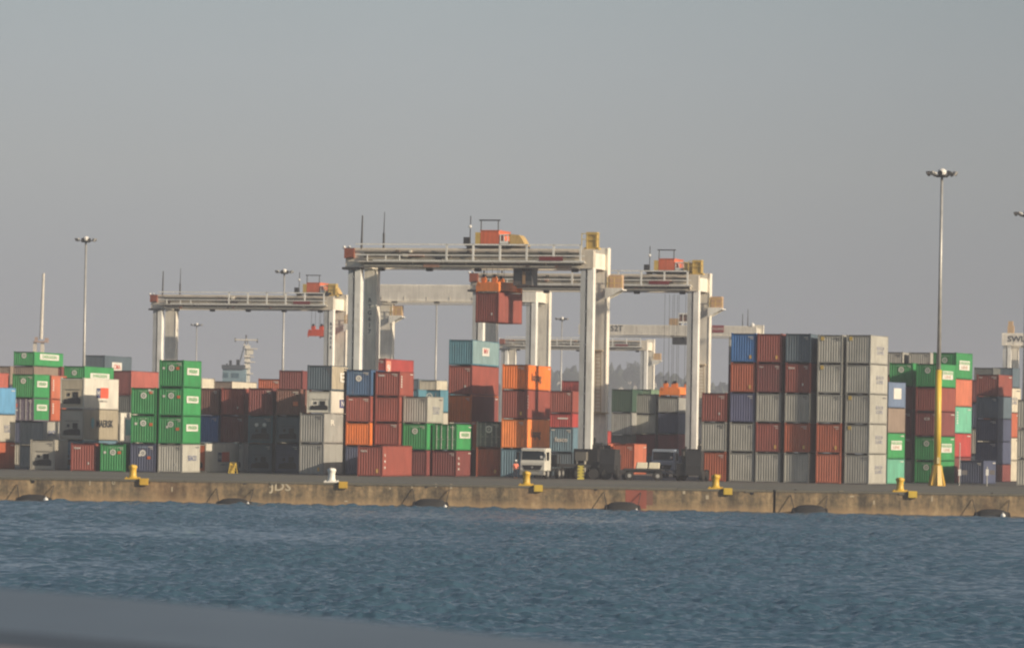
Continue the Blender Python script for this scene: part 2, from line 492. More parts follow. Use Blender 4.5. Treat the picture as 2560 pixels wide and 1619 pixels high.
WHITE = (0.72, 0.71, 0.66)
def marks(root, codes, L, H):
    W = CW; cx = -W / 2
    for code in codes:
        if code == 'ring':
            o = link('emblem', ring_mesh('y'), M_MARK, root, WHITE); o.location = (cx, -0.004, H * 0.70)
            lettering('EVERGREEN', 'y', (cx, -0.008, H * 0.86), 0.085, (0.45, 0.62, 0.45), root, 1.45)
        elif code == 'bring':
            o = link('emblem', ring_mesh('y', 0.15, 0.3), M_MARK, root, WHITE); o.location = (cx, -0.004, H * 0.66)
            lettering('EVERGREEN', 'y', (cx, -0.008, H * 0.86), 0.085, (0.35, 0.5, 0.62), root, 1.45)
        elif code[:4] == 'dots' and code[4:].isdigit():       # small placards beside the emblem
            k = int(code[4:] or 0)
            pos = (((-0.78, .69), (0.62, .69)), ((0.55, .9), (0.72, .82)), ((-0.72, .68), (0.75, .66)), ((-0.35, .6), (0.68, .53)), ((-0.3, .58), (0.6, .5)))[k]
            (ax, az), (bx, bz) = pos
            slab('y', 'placard', root, cx + ax - .11, cx + ax + .11, H * az - .11, H * az + .11, WHITE)
            slab('y', 'placard', root, cx + bx - .16, cx + bx + .16, H * bz - .14, H * bz + .14, (0.6, 0.13, 0.04))
        elif code == 'panel':
            w = 2.0 if L < 8 else 4.0; y = L * 0.52; h = 0.33
            slab('x', 'sunlit_patch', root, y - w * 1.0, y + w * 1.0, H * 0.46, H * 0.46 + h * 2, WHITE)
            lettering('EVERGREEN', 'x', (0.03, y, H * 0.46 + h), 0.36, (0.10, 0.36, 0.13), root, (w * 2 * 0.85) / 3.05)
        elif code == 'panel3':
            y = L * 0.5
            slab('x', 'sunlit_patch', root, y - 1.9, y + 1.9, H * 0.34, H * 0.70, WHITE)
            lettering('EVERGREEN', 'x', (0.03, y, H * 0.60), 0.30, (0.16, 0.40, 0.18), root, 1.8)
            lettering('LINE', 'x', (0.03, y, H * 0.44), 0.30, (0.45, 0.30, 0.22), root, 2.8)
        elif code == 'panel2':
            w = 4.4 if L > 8 else 1.6; y = L * 0.45
            slab('x', 'sunlit_patch', root, y - w / 2, y + w / 2, H * 0.3, H * 0.72, WHITE)
            lettering('CMA', 'x', (0.03, y, H * 0.51), 0.6, (0.55, 0.12, 0.10), root, w / 2.6)
        elif code == 'tex':
            lettering('tex', 'y', (-W + 0.62, -0.02, H * 0.83), 0.26, WHITE, root, 1.35)
        elif code == 'texs':
            lettering('tex', 'y', (-W + 0.45, -0.02, H * 0.86), 0.17, WHITE, root, 1.3)
        elif code == 'cs':
            lettering('cs', 'y', (cx, -0.02, H * 0.72), 0.36, WHITE, root, 1.5)
        elif code == 'vtex':
            for ch, z in (('t', 0.70), ('e', 0.50), ('x', 0.30)):
                lettering(ch, 'x', (0.02, 0.9, H * z), 0.30, WHITE, root, 3.4)
        elif code == 'vdots':
            for z in (0.78, 0.68, 0.58, 0.48, 0.38):
                slab('x', 'lettering', root, 0.55, 1.0, H * z - .07, H * z + .07, WHITE)
        elif code == 'seaco':
            y = L * 0.55
            lettering('SEACO', 'x', (0.02, y, H * 0.5), 0.5, (0.17, 0.20, 0.33), root, 1.35)
        elif code == 'seaco2':
            y = L * 0.55
            lettering('SEACO', 'x', (0.02, y, H * 0.55), 0.34, (0.33, 0.34, 0.40), root, 1.75)
            lettering('GLOBAL', 'x', (0.02, y, H * 0.40), 0.34, (0.33, 0.34, 0.40), root, 1.4)
        elif code == 'ham':
            y = L * 0.52
            slab('x', 'emblem', root, y - 2.0, y - 0.7, H * 0.36, H * 0.68, (0.05, 0.07, 0.16))
            slab('x', 'emblem', root, y - 0.6, y + 2.2, H * 0.36, H * 0.70, (0.75, 0.13, 0.07))
            lettering('H', 'x', (0.03, y - 1.35, H * 0.52), 0.5, WHITE, root, 1.9)
            lettering('HAMBURG', 'x', (0.03, y + 0.3, H * 0.26), 0.2, (0.3, 0.3, 0.3), root, 2.2)
        elif code == 'maersk':
            lettering('MAERSK', 'x', (0.03, L * 0.60, H * 0.52), 0.74, (0.025, 0.035, 0.05), root, 1.55)
            o = link('emblem', ring_mesh('x', 0.02, 0.55), M_MARK, root, (0.20, 0.45, 0.52)); o.location = (0.03, L * 0.25, H * 0.55)
        elif code == 'tealmark':
            slab('x', 'emblem', root, L * 0.3, L * 0.62, H * 0.25, H * 0.78, (0.22, 0.5, 0.46))
        elif code == 'bluemark':
            slab('x', 'emblem', root, L * 0.5, L * 0.85, H * 0.25, H * 0.62, (0.06, 0.07, 0.2))
            lettering('N', 'x', (0.03, L * 0.68, H * 0.43), 0.55, WHITE, root, 2.0)
        elif code == 'logo':
            lettering('E', 'x', (0.02, L * 0.62, H * 0.52), 0.9, (0.75, 0.73, 0.66), root, 3.0)
            slab('x', 'emblem', root, L * 0.6, L * 0.95, H * 0.33, H * 0.42, (0.72, 0.70, 0.62))
        elif code == 'logo2':
            lettering('R', 'x', (0.02, L * 0.24, H * 0.68), 0.55, (0.78, 0.76, 0.68), root, 3.2)
            slab('x', 'placard', root, L * 0.62, L * 0.66, H * 0.28, H * 0.36, (0.6, 0.58, 0.52))
        elif code == 'redwhite':
            slab('x', 'emblem', root, L * 0.36, L * 0.62, H * 0.40, H * 0.72, WHITE)
            lettering('MV', 'x', (0.03, L * 0.49, H * 0.57), 0.55, (0.5, 0.1, 0.1), root, 1.9)
        elif code == 'hapag':
            lettering('hapag', 'x', (0.03, L * 0.40, H * 0.5), 0.8, (0.22, 0.10, 0.05), root, 1.9)
        elif code == 'fesco':
            lettering('fesco', 'y', (cx, -0.02, H * 0.5), 0.50, WHITE, root, 0.9)
            slab('y', 'placard', root, -W + 0.18, -W + 0.55, H - 0.36, H - 0.25, WHITE)
        elif code == 'line':
            slab('y', 'lettering', root, cx - 0.35, cx + 0.75, H * 0.74, H * 0.8, WHITE)
        elif code == 'nine':
            slab('x', 'sunlit_patch', root, 0.3, 2.3, H * 0.2, H * 0.9, (0.7, 0.28, 0.2))  # brighter red slab paints the sunlit front part of the side
            lettering('9', 'x', (0.03, 1.3, H * 0.55), 0.85, WHITE, root, 2.2)
        elif code == 'cring':
            o = link('emblem', ring_mesh('y', 0.22, 0.37), M_MARK, root, WHITE); o.location = (cx, -0.004, H * 0.7)
            slab('y', 'lettering', root, -0.55, -0.47, H * 0.15, H * 0.85, (0.35, 0.36, 0.35))
        elif code == 'yel':
            slab('y', 'placard', root, -W + 0.3, -W + 0.62, H * 0.80, H * 0.93, (0.62, 0.44, 0.10))
        elif code == 'yelb':
            slab('y', 'placard', root, -0.62, -0.42, H * 0.12, H * 0.24, (0.68, 0.42, 0.12))
        elif code == 'wlabel':
            slab('x', 'placard', root, L * 0.3, L * 0.72, H * 0.42, H * 0.72, WHITE)
            slab('x', 'lettering', root, L * 0.42, L * 0.6, H * 0.5, H * 0.62, (0.6, 0.3, 0.25), base=0.02)
        elif code == 'whiteblue':
            slab('x', 'placard', root, L * 0.3, L * 0.74, H * 0.34, H * 0.76, WHITE)
        elif code == 'orlabel':
            slab('y', 'placard', root, -0.75, -0.25, H * 0.36, H * 0.52, (0.75, 0.20, 0.08))
        elif code == 'dotsb':
            slab('y', 'placard', root, cx + 0.45, cx + 0.57, H * 0.24, H * 0.32, WHITE)
        elif code == 'redmark':
            slab('y', 'emblem', root, -W + 0.25, -W + 0.6, H * 0.6, H * 0.75, (0.6, 0.12, 0.06))
            slab('y', 'emblem', root, -W + 0.2, -W + 0.65, H * 0.42, H * 0.5, WHITE)

def make_container(x, y, z, yaw, L, H, body, etype, codes, endcol=None):
    reefer = etype[0] == 'r'
    root = empty('reefer_container' if reefer else 'shipping_container', (x, y, z), -yaw)
    H1 = round(H, 1)
    root.scale = (1, 1, H / H1 * 0.992)
    frame, shell, ends = container_meshes(L, H, etype)
    b = COLORS[body][0]
    jit = random.uniform(0.92, 1.08)
    b = tuple(min(0.95, c * jit) for c in b)
    e = COLORS[endcol][0] if endcol else b
    link('wall_panel', shell, None, root, b)
    link('frame', frame, None, root, tuple(c * 0.8 for c in (e if endcol and not reefer else b)))
    for nm, me, mt, subs in ends:
        eo = link(nm, me, None, root, e)
        for s in subs or (): link(s[0], s[1], None, eo, (0.3, 0.3, 0.28))
    marks(root, codes, L, H1)
    return root

ORD = ['topmost', 'second from top', 'third from top', 'fourth from top', 'fifth from top', 'sixth from top']
CONT_BOTTOMS = {}
def stack(desc, xe, Y, th, tiers, ybot=None, base_z=0.0, group='stacked shipping containers'):
    """xe: photo column of the front right edge at the top; tiers from the top: (ytop, body, L, etype, [codes], endcol, setback, extra label)"""
    x_top, z_top = P(xe, tiers[0][0], Y)
    yaw = math.radians(th) + math.atan((xe - 1280.0) / FPX)
    zs = [P(xe, t[0], Y)[1] for t in tiers]
    zb = P(xe, ybot, Y)[1] if ybot else base_z
    if zb - base_z < 1.3: zb = base_z
    zs.append(zb)
    n = len(tiers)
    ls = {20: 6.058, 40: 12.192}
    for i, t in enumerate(tiers):
        t = list(t) + [None] * (8 - len(t))
        ytop, body, L, et, codes, endcol, back, extra = t
        h = zs[i] - zs[i + 1]
        if h > 3.2 and i == n - 1 and zb == base_z:
            h = zs[i]
        bk = back or 0.0
        cxx = x_top + math.sin(yaw) * bk; cyy = Y + math.cos(yaw) * bk
        o = make_container(cxx, cyy, zs[i + 1], yaw, ls[L], h, body, et, codes or [], endcol)
        if 'hidden' not in desc and Y < 530 and random.random() < 0.65:
            wc = (0.62, 0.60, 0.55) if body not in ('grey', 'white', 'beige', 'cream', 'rgrey', 'mgrey') else (0.12, 0.12, 0.13)
            h1 = round(h, 1)
            w_ = random.uniform(0.35, 0.6)
            slab('y', 'data_plate', o, -0.25 - w_, -0.25, h1 * 0.86, h1 * 0.86 + 0.07, wc, base=0.012)
            slab('y', 'data_plate', o, -0.25 - w_ * 0.6, -0.25, h1 * 0.80, h1 * 0.80 + 0.06, wc, base=0.012)
            if random.random() < 0.5:
                slab('x', 'data_plate', o, ls[L] - 1.6, ls[L] - 0.4, h1 * 0.87, h1 * 0.87 + 0.09, wc, base=0.012)
        word = COLORS[body][1]
        if extra: what = extra
        else:
            what = word + (' refrigerated container' if et == 'r' else ' container')
        if n == 1: lab = f'{what}, {desc}'
        else:
            pos = ORD[i] if i < n - 1 or ybot else 'bottom'
            lab = f'{what}, {pos} of {desc}'
        if 'hidden' in desc and 'second row' in desc: lab = f'{word} container in {desc}'
        tag(o, lab, 'container', group)
    rem = zb - base_z
    if rem > 1.3:
        k = max(1, int(round(rem / 2.65)))
        h = rem / k
        L = ls[tiers[-1][2]]
        bc = ['maroon', 'slate', 'rgrey', 'navy']
        for j in range(k):
            o = make_container(x_top, Y, j * h, yaw, L, h, bc[(j + n) % 4], 'c', [])
            tag(o, 'container hidden from view low in the back rows of the yard', 'container', 'containers hidden low in the back rows')
    return x_top, zs

S = stack
G = 'green'
# --- left part of the yard
S('the stack at the left picture edge', -3, 453, 16, [(967, 'lblue', 20, 'c', []), (1035, 'rgrey', 20, 'c', ['seaco2']), (1104, 'rust', 20, 'c', [])])
S('half hidden over the light blue container at the left edge', -16, 500, 16, [(930, 'pink', 20, 'c', [])], 985)
S('showing above the faded red one at the left edge', 26, 560, 16, [(914, 'tanbrown', 20, 'c', [])], 962)
S('the back stack below the white mast', 86, 536, 16, [(878, G, 40, 'c', ['ring', 'panel'], None, None, 'long green container'), (914, 'tanbrown', 40, 'c', [])], 968)
S('half hidden left of the cream reefer with red emblem', 154, 546, 16, [(915, 'maroon', 20, 'c', ['texs'])], 965)
S('the green pair near left', 86, 505, 16, [(934, G, 20, 'c', ['ring', 'panel']), (994, G, 20, 'd', ['redmark', 'panel'], 'plum', None, 'green container with purple grey doors')], 1052)
S('the narrow pair left of the cream reefer', 129, 511.6, 16, [(937, 'coral', 20, 'c', ['vdots']), (997, 'rust', 20, 'c', ['vdots'])], 1052)
S('the short stack below the green container with purple doors', 108, 476, 16, [(1052, 'grey', 20, 'c', ['seaco']), (1112, 'grey', 20, 'c', [])])
S('on the ground left of a red one with white letters', 138, 451, 12, [(1098, 'rgrey', 20, 'r', [])])
S('the tall stack with big black lettering', 211, 461.2, 16.5, [(943, 'white', 40, 'r', ['ham'], 'beige', None, 'white reefer with square red emblem'), (1021, 'beige', 40, 'r', ['maersk'], 'rgrey', None, 'beige refrigerated container'), (1099, 'sblue', 40, 'r', [])])
S('standing between the big black lettering and two green containers', 302, 473.7, 16, [(1030, 'white', 20, 'r', ['tealmark'], None, None, 'white reefer with a teal emblem')], 1106)
S('on the ground below the reefer with big black lettering', 240, 448.8, 11, [(1107, 'red', 20, 'c', ['tex', 'dotsb'])])
S('alone on the ground between a red and a navy one', 314, 448.2, 11, [(1109, G, 20, 'c', ['ring', 'dots0'])])
S('the stack left of the four-high green stack', 391, 447.8, 11, [(968, G, 20, 'c', ['ring', 'dots1']), (1036, G, 20, 'c', ['ring', 'dots2']), (1107, 'navy', 20, 'c', ['bring', 'dots4'])])
S('the four-high stack of three green on one grey', 460, 447.5, 16.3, [(899, G, 20, 'c', ['ring', 'dots0', 'panel']), (967, G, 20, 'c', ['ring', 'dots2', 'panel']), (1039, G, 20, 'c', ['ring', 'dots3', 'panel']), (1109, 'grey', 20, 'c', ['seaco', 'dotsb'])])
S('the back pair left of the four-high green stack', 328, 560, 16, [(925, 'pink', 40, 'c', [], 'maroon'), (986, 'char', 40, 'c', [])], 1045)
S('crowning the back row left of the four-high green stack', 262, 575, 16, [(887, 'slate', 40, 'c', ['panel2'], None, None, 'slate blue container')], 945)
S('behind the white reefer with the red emblem', 212, 532, 16, [(914, G, 40, 'c', ['ring', 'panel'], None, None, 'long green container')], 972)
# --- left of centre
S('on the ground right of the four-high green stack', 516, 455, 15.5, [(1107, 'white', 40, 'r', ['ham'], 'rust', None, 'white reefer in a red emblem')])
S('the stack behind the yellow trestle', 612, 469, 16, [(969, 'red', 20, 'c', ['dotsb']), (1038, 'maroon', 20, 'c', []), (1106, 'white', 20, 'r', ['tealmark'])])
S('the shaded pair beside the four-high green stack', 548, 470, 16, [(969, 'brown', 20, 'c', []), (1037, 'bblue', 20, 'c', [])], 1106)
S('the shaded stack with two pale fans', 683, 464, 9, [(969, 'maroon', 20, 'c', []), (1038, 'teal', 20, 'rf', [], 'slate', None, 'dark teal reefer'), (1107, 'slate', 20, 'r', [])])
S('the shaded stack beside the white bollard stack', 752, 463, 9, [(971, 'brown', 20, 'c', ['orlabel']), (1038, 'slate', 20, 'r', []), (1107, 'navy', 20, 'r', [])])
S('standing higher behind the brown one with an orange label', 757, 481, 9, [(925, 'maroon', 20, 'c', [])], 985)
S('peeping out left of a maroon one behind the shaded stacks', 702, 502, 9, [(946, 'rust', 20, 'c', [])], 1005)
S('far back right of the four-high green stack', 505, 600, 16, [(944, 'cream', 20, 'c', [])], 992)
S('far back below the ship bridge', 580, 620, 16, [(952, 'cream', 40, 'c', [], 'tanbrown')], 1000)
S('the grey stack by the white bollard', 813, 448.5, 15.5, [(911, 'beige', 20, 'c', ['logo'], 'slate', 2.4, 'beige container with slate end'), (975, 'white', 20, 'r', ['bluemark'], None, 2.4, 'white reefer with blue square'), (1032, 'mgrey', 40, 'c', ['logo2']), (1107, 'mgrey', 40, 'c', ['yelb'])])
S('the stack under the main crane left leg', 928, 454.6, 13, [(923, 'blue', 20, 'c', ['bring']), (989, 'red', 20, 'c', ['texs']), (1055, 'orange', 20, 'c', [])], 1113)
S('on the ground in front of the orange one', 957, 442, 13.5, [(1113, 'red', 40, 'c', ['tex', 'vtex', 'yelb'], None, None, 'long red container with white letters')])
S('the white lettered red stack', 1000, 455.0, 13, [(927, 'red', 20, 'c', ['tex', 'vdots']), (990, 'red', 20, 'c', []), (1055, 'red', 20, 'c', [])], 1113)
S('lying across the back above the white lettered red stack', 964, 512, 15, [(895, 'bred', 40, 'c', ['nine'], None, None, 'bright red container marked 9')], 952)
S('the grey, green and maroon stack', 1069, 455.4, 15, [(990, 'grey', 20, 'c', ['seaco2']), (1057, G, 20, 'c', ['ring']), (1124, 'maroon', 20, 'c', [])])
S('the low stack with green doors', 1142, 456, 15, [(1059, G, 20, 'd', ['panel'], None, None, 'green container with green locking bar doors'), (1125, 'maroon', 20, 'c', ['vtex'])])
S('showing over the grey and green stack left of centre', 1046, 505, 15, [(972, 'teal', 20, 'c', ['bring'])], 1030)
S('showing behind the green door container', 1101, 508, 15, [(973, 'teal', 20, 'c', ['cring'])], 1030)
S('far back left of the tall teal topped stack', 1046, 640, 14, [(946, 'slate', 40, 'c', [])], 990)
S('far back right beside the far slate one', 1092, 640, 14, [(950, 'cream', 20, 'c', [])], 992)
# --- centre
S('the second row hidden behind the four-high green stack', 461, 454.4, 15, [(903, G, 20, 'c', []), (970, 'maroon', 20, 'c', []), (1041, G, 20, 'c', []), (1110, 'grey', 20, 'c', [])], None, 0.0, 'containers hidden low in the back rows')  # unseen row, put in for its shadow on the black-lettered reefers
S('the added shading second row hidden behind the orange stack', 1345, 472, 9, [(930, 'rust', 20, 'c', []), (990, 'orange', 20, 'c', []), (1055, 'red', 20, 'c', []), (1122, 'navy', 20, 'c', [])], None, 0.0, 'containers hidden low in the back rows')  # unseen row added to shade the teal-topped stack
S('the added shading stack beyond the right picture edge', 2668, 492, 11, [(915, 'slate', 20, 'c', []), (975, 'grey', 20, 'c', []), (1036, 'maroon', 20, 'c', []), (1097, 'navy', 20, 'c', []), (1155, 'grey', 20, 'c', [])], None, 0.0, 'containers hidden low in the back rows')  # out of frame, added to shade the red topped stack at right

S('the tall stack with the teal blue top', 1182, 471, 13, [(848, 'lteal', 40, 'c', ['redwhite'], 'teal', None, 'pale teal container'), (912, 'red', 40, 'c', ['dotsb']), (986, 'maroon', 40, 'c', [], 'orange', None, 'maroon orange-ended container'), (1057, 'orange', 40, 'c', [])], 1122)
S('the low pair left of the orange stack', 1253, 460.5, 9, [(1053, 'char', 20, 'd', ['cring']), (1118, 'rust', 20, 'c', ['yelb'])])
S('the orange stack beside the white truck', 1317, 459, 11.5, [(910, 'orange', 40, 'c', ['hapag']), (973, 'red', 40, 'c', ['vdots', 'yelb']), (1046, 'lorange', 40, 'c', ['hapag']), (1120, 'sblue', 40, 'c', [])])
S('with white lettering just above the white truck', 1433, 480, 7, [(1067, 'sblue', 20, 'c', ['fesco'], None, None, 'steel blue container')], 1130)
S('the red pair above the white lorry', 1432, 495, 8, [(976, 'red', 20, 'c', []), (1032, 'bred', 20, 'c', ['line'])], 1090)
S('far back left of the main crane right leg', 1456, 545, 10, [(951, 'bred', 20, 'c', [])], 1005)
S('the stack behind the main crane right leg', 1476, 507, 8, [(977, 'dkgreen', 20, 'c', []), (1032, 'rust', 20, 'c', []), (1086, 'bred', 20, 'c', [])], 1142)
S('standing low just right of the main crane right leg', 1507, 520, 9, [(1076, 'bred', 20, 'c', [])], 1130)
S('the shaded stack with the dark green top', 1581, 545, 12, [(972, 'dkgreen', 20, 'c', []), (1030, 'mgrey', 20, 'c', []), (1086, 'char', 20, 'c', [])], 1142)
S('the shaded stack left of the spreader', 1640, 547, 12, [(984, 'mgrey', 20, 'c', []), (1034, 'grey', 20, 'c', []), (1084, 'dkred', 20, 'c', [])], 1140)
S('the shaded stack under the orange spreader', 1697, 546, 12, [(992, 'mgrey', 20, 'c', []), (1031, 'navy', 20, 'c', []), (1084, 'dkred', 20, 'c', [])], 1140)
S('the pair by the second crane right leg', 1706, 553, 14, [(990, 'dkred', 20, 'c', []), (1031, 'sblue', 20, 'c', ['wlabel'])], 1086)
S('half hidden behind the dark green topped stack', 1628, 580, 12, [(972, 'pgreen', 20, 'c', [])], 1026)
S('on the ground in the lane left of the second truck', 1586, 517, 13, [(1108, 'coral', 20, 'c', [], 'rust')])
S('on the ground left of the coral red one in the lane', 1520, 519, 13, [(1106, 'coral', 20, 'c', [], 'maroon')])
# --- the right block
RB = 'the right block'
def col(i, xe, Y, th, tiers): S(f'column {i} of the right block'.replace('column 1', 'the leftmost column').replace('column 2', 'the second column').replace('column 3', 'the third column').replace('column 4', 'the fourth column').replace('column 5', 'the fifth column').replace('column 6', 'the rightmost column'), xe, Y, th, tiers)
col(1, 1817, 450.6, 13, [(981, 'red', 20, 'c', ['dotsb']), (1054, 'grey', 20, 'c', []), (1128, 'rust', 20, 'c', ['yelb'])])
col(2, 1890, 449.9, 13, [(832, 'bblue', 20, 'c', ['yelb']), (905, 'rust', 20, 'c', ['yelb']), (980, 'purple', 20, 'c', []), (1055, 'grey', 20, 'c', []), (1129, 'grey', 20, 'c', [])])
col(3, 1955.5, 449.1, 13, [(833, 'red', 20, 'c', ['yelb']), (906, 'maroon', 20, 'c', ['texs']), (981, 'grey', 20, 'c', []), (1055, 'red', 20, 'c', ['yelb']), (1130, 'grey', 20, 'c', [])])
col(4, 2027, 448.15, 13, [(833, 'slate', 20, 'c', []), (906, 'red', 20, 'c', ['tex', 'dotsb']), (982, 'grey', 20, 'c', []), (1056, 'rust', 20, 'c', ['yelb']), (1131, 'grey', 20, 'c', [])])
col(5, 2107, 447.3, 13, [(836, 'grey', 20, 'c', ['yel']), (908, 'grey', 20, 'c', ['yel']), (983, 'grey', 20, 'c', []), (1057, 'rust', 20, 'c', ['yelb']), (1132, 'coral', 20, 'c', [])])
col(6, 2177.5, 446.5, 16, [(836, 'grey', 20, 'c', ['yel', 'seaco2']), (909, 'grey', 20, 'c', ['seaco2']), (984, 'grey', 20, 'c', ['yel', 'seaco2']), (1059, 'grey', 20, 'c', ['yel', 'seaco2']), (1134, 'grey', 20, 'c', ['seaco2'])])
HR = [(842, 'grey', 40, 'c', []), (910, 'maroon', 40, 'c', []), (985, 'navy', 40, 'c', []), (1058, 'grey', 40, 'c', []), (1131, 'rust', 40, 'c', [])]  # unseen rows added to shade the lane, heights set for their shadows
for y_, n_ in ((457.2, 5), (470.2, 2), (483.2, 3)):
    S('the added shading second row hidden behind the right block', 1884, y_, 9, [(t[0], t[1], 20 if n_ == 5 else 40, 'c', []) for t in HR[-n_:]], None, 0.0, 'containers hidden low in the back rows')
S('the added shading second row hidden behind the right block', 1884, 533, 9, [(960, 'maroon', 40, 'c', []), (1020, 'navy', 40, 'c', []), (1080, 'grey', 40, 'c', []), (1130, 'rust', 40, 'c', [])], None, 0.0, 'containers hidden low in the back rows')  # unseen stack added to shade the containers around the spreader
# --- right of the block
S('the column right of the tall grey block', 2222, 454, 16, [(953, 'pblue', 20, 'c', ['whiteblue']), (1018, 'tanbrown', 20, 'c', []), (1081, G, 20, 'c', ['panel3']), (1146, 'turq', 20, 'c', [])])
S('the stack left of the yellow light pole', 2283, 475, 10, [(906, G, 20, 'c', ['ring']), (965, 'maroon', 20, 'c', []), (1026, 'maroon', 20, 'c', []), (1090, 'brown', 20, 'c', []), (1147, 'cream', 20, 'c', [])])
S('far behind right beside the tall grey block', 2257, 525, 9, [(879, 'grey', 20, 'c', [])], 938)
S('far behind left of the yellow light pole top', 2326, 525, 9, [(880, 'grey', 20, 'c', [])], 938)
S('the stack behind the yellow light pole', 2349, 470, 16, [(908, G, 20, 'c', ['ring', 'panel3']), (967, 'red', 20, 'c', []), (1028, 'maroon', 20, 'c', ['cs'], 'maroon'), (1090, G, 20, 'c', ['ring', 'panel3']), (1151, G, 20, 'c', ['ring'])])
S('the stack right of the yellow light pole', 2391, 476.4, 16, [(880, G, 20, 'c', ['ring', 'panel3']), (946, 'coral', 20, 'c', []), (1015, 'turq', 20, 'c', ['vdots']), (1082, 'bred', 20, 'c', [])], 1142)
S('the shaded red topped stack at right', 2497, 500, 14, [(935, 'red', 20, 'c', ['texs']), (990, 'slate', 20, 'c', []), (1046, 'navy', 20, 'c', []), (1103, 'navy', 20, 'c', [])], 1160)
S('the cream and red stack at right', 2514, 506.5, 16, [(968, 'cream', 20, 'c', ['seaco2']), (1030, 'rust', 20, 'c', []), (1093, 'cream', 20, 'c', []), (1150, 'cream', 20, 'c', [])])
S('half hidden left of the shaded red topped stack', 2447, 522, 9, [(948, 'maroon', 20, 'c', [])], 1005)
S('far back left of the white crane at the right edge', 2483, 600, 9, [(918, 'char', 20, 'c', [])], 968)
S('far back below the white crane at the right edge', 2532, 612, 9, [(918, 'slate', 20, 'c', [])], 968)
S('alone on the ground in the shade near the right edge', 2459, 470, 12, [(1150, 'navy', 20, 'c', [])])
S('the grey stack cut by the right picture edge', 2607, 455, 9, [(998, 'grey', 20, 'c', []), (1071, 'grey', 20, 'c', []), (1145, 'grey', 20, 'c', [])])

# ------------------------------------------------------------------ ground, quay, water
QY = 380.0                      # quay face
WZ = -1.85                      # water level
def asphalt(name, c0, c1):
    m, n, b = new_mat(name)
    tc = N(n, 'ShaderNodeTexCoord')
    n1 = N(n, 'ShaderNodeTexNoise', Scale=0.08, Detail=6.0, Roughness=0.6)
    n2 = N(n, 'ShaderNodeTexNoise', Scale=3.0, Detail=4.0)
    mp = N(n, 'ShaderNodeMapping'); mp.inputs['Scale'].default_value = (0.6, 2.0, 1)
    n.links.new(tc.outputs['Object'], mp.inputs['Vector'])
    n.links.new(mp.outputs[0], n1.inputs['Vector']); n.links.new(tc.outputs['Object'], n2.inputs['Vector'])
    ad = N(n, 'ShaderNodeMath', operation='MULTIPLY_ADD'); ad.inputs[1].default_value = 0.35
    n.links.new(n2.outputs[0], ad.inputs[0]); n.links.new(n1.outputs[0], ad.inputs[2])
    mr = N(n, 'ShaderNodeMapRange'); mr.inputs['From Min'].default_value = 0.45; mr.inputs['From Max'].default_value = 0.9
    n.links.new(ad.outputs[0], mr.inputs['Value'])
    mx = N(n, 'ShaderNodeMix', data_type='RGBA'); mx.inputs[6].default_value = (*c0, 1); mx.inputs[7].default_value = (*c1, 1)
    n.links.new(mr.outputs[0], mx.inputs[0]); n.links.new(mx.outputs[2], b.inputs['Base Color'])
    b.inputs['Roughness'].default_value = 0.85
    return m
M_ASPH = asphalt('yard_asphalt', (0.065, 0.062, 0.056), (0.135, 0.125, 0.11))
M_APRON = asphalt('quay_concrete', (0.085, 0.085, 0.073), (0.165, 0.155, 0.122))

g = MB()
g.box(-700, 700, QY + 1.6, 1180, -3.0, 0.0)
tag(g.build('yard_ground', M_ASPH), kind='structure')

# quay wall: stained concrete with vertical runs
m, n, b = new_mat('quay_wall_concrete')
tc = N(n, 'ShaderNodeTexCoord')
mp = N(n, 'ShaderNodeMapping'); mp.inputs['Scale'].default_value = (1.0, 1.0, 0.16)
n.links.new(tc.outputs['Object'], mp.inputs['Vector'])
nA = N(n, 'ShaderNodeTexNoise', Scale=0.75, Detail=6.0, Roughness=0.62)
nB = N(n, 'ShaderNodeTexNoise', Scale=0.16, Detail=3.0)
nC = N(n, 'ShaderNodeTexNoise', Scale=2.2, Detail=5.0, Roughness=0.7)
n.links.new(mp.outputs[0], nA.inputs['Vector']); n.links.new(tc.outputs['Object'], nB.inputs['Vector']); n.links.new(tc.outputs['Object'], nC.inputs['Vector'])
r1 = N(n, 'ShaderNodeValToRGB')
e = r1.color_ramp.elements
e[0].position = 0.35; e[0].color = (0.070, 0.058, 0.042, 1)
e[1].position = 0.68; e[1].color = (0.46, 0.35, 0.20, 1)
x = e.new(0.46); x.color = (0.165, 0.130, 0.082, 1)
x = e.new(0.56); x.color = (0.28, 0.205, 0.118, 1)
ad = N(n, 'ShaderNodeMath', operation='MULTIPLY_ADD'); ad.inputs[1].default_value = 0.5
n.links.new(nC.outputs[0], ad.inputs[0])
sb = N(n, 'ShaderNodeMath', operation='SUBTRACT'); sb.inputs[1].default_value = 0.265
n.links.new(nA.outputs[0], sb.inputs[0]); n.links.new(sb.outputs[0], ad.inputs[2])
n.links.new(ad.outputs[0], r1.inputs[0])
mxB = N(n, 'ShaderNodeMix', data_type='RGBA'); mxB.inputs[7].default_value = (0.24, 0.125, 0.06, 1)
mrB = N(n, 'ShaderNodeMapRange'); mrB.inputs['From Min'].default_value = 0.5; mrB.inputs['From Max'].default_value = 0.75; mrB.inputs['To Max'].default_value = 0.6
n.links.new(nB.outputs[0], mrB.inputs['Value']); n.links.new(mrB.outputs[0], mxB.inputs[0]); n.links.new(r1.outputs[0], mxB.inputs[6])
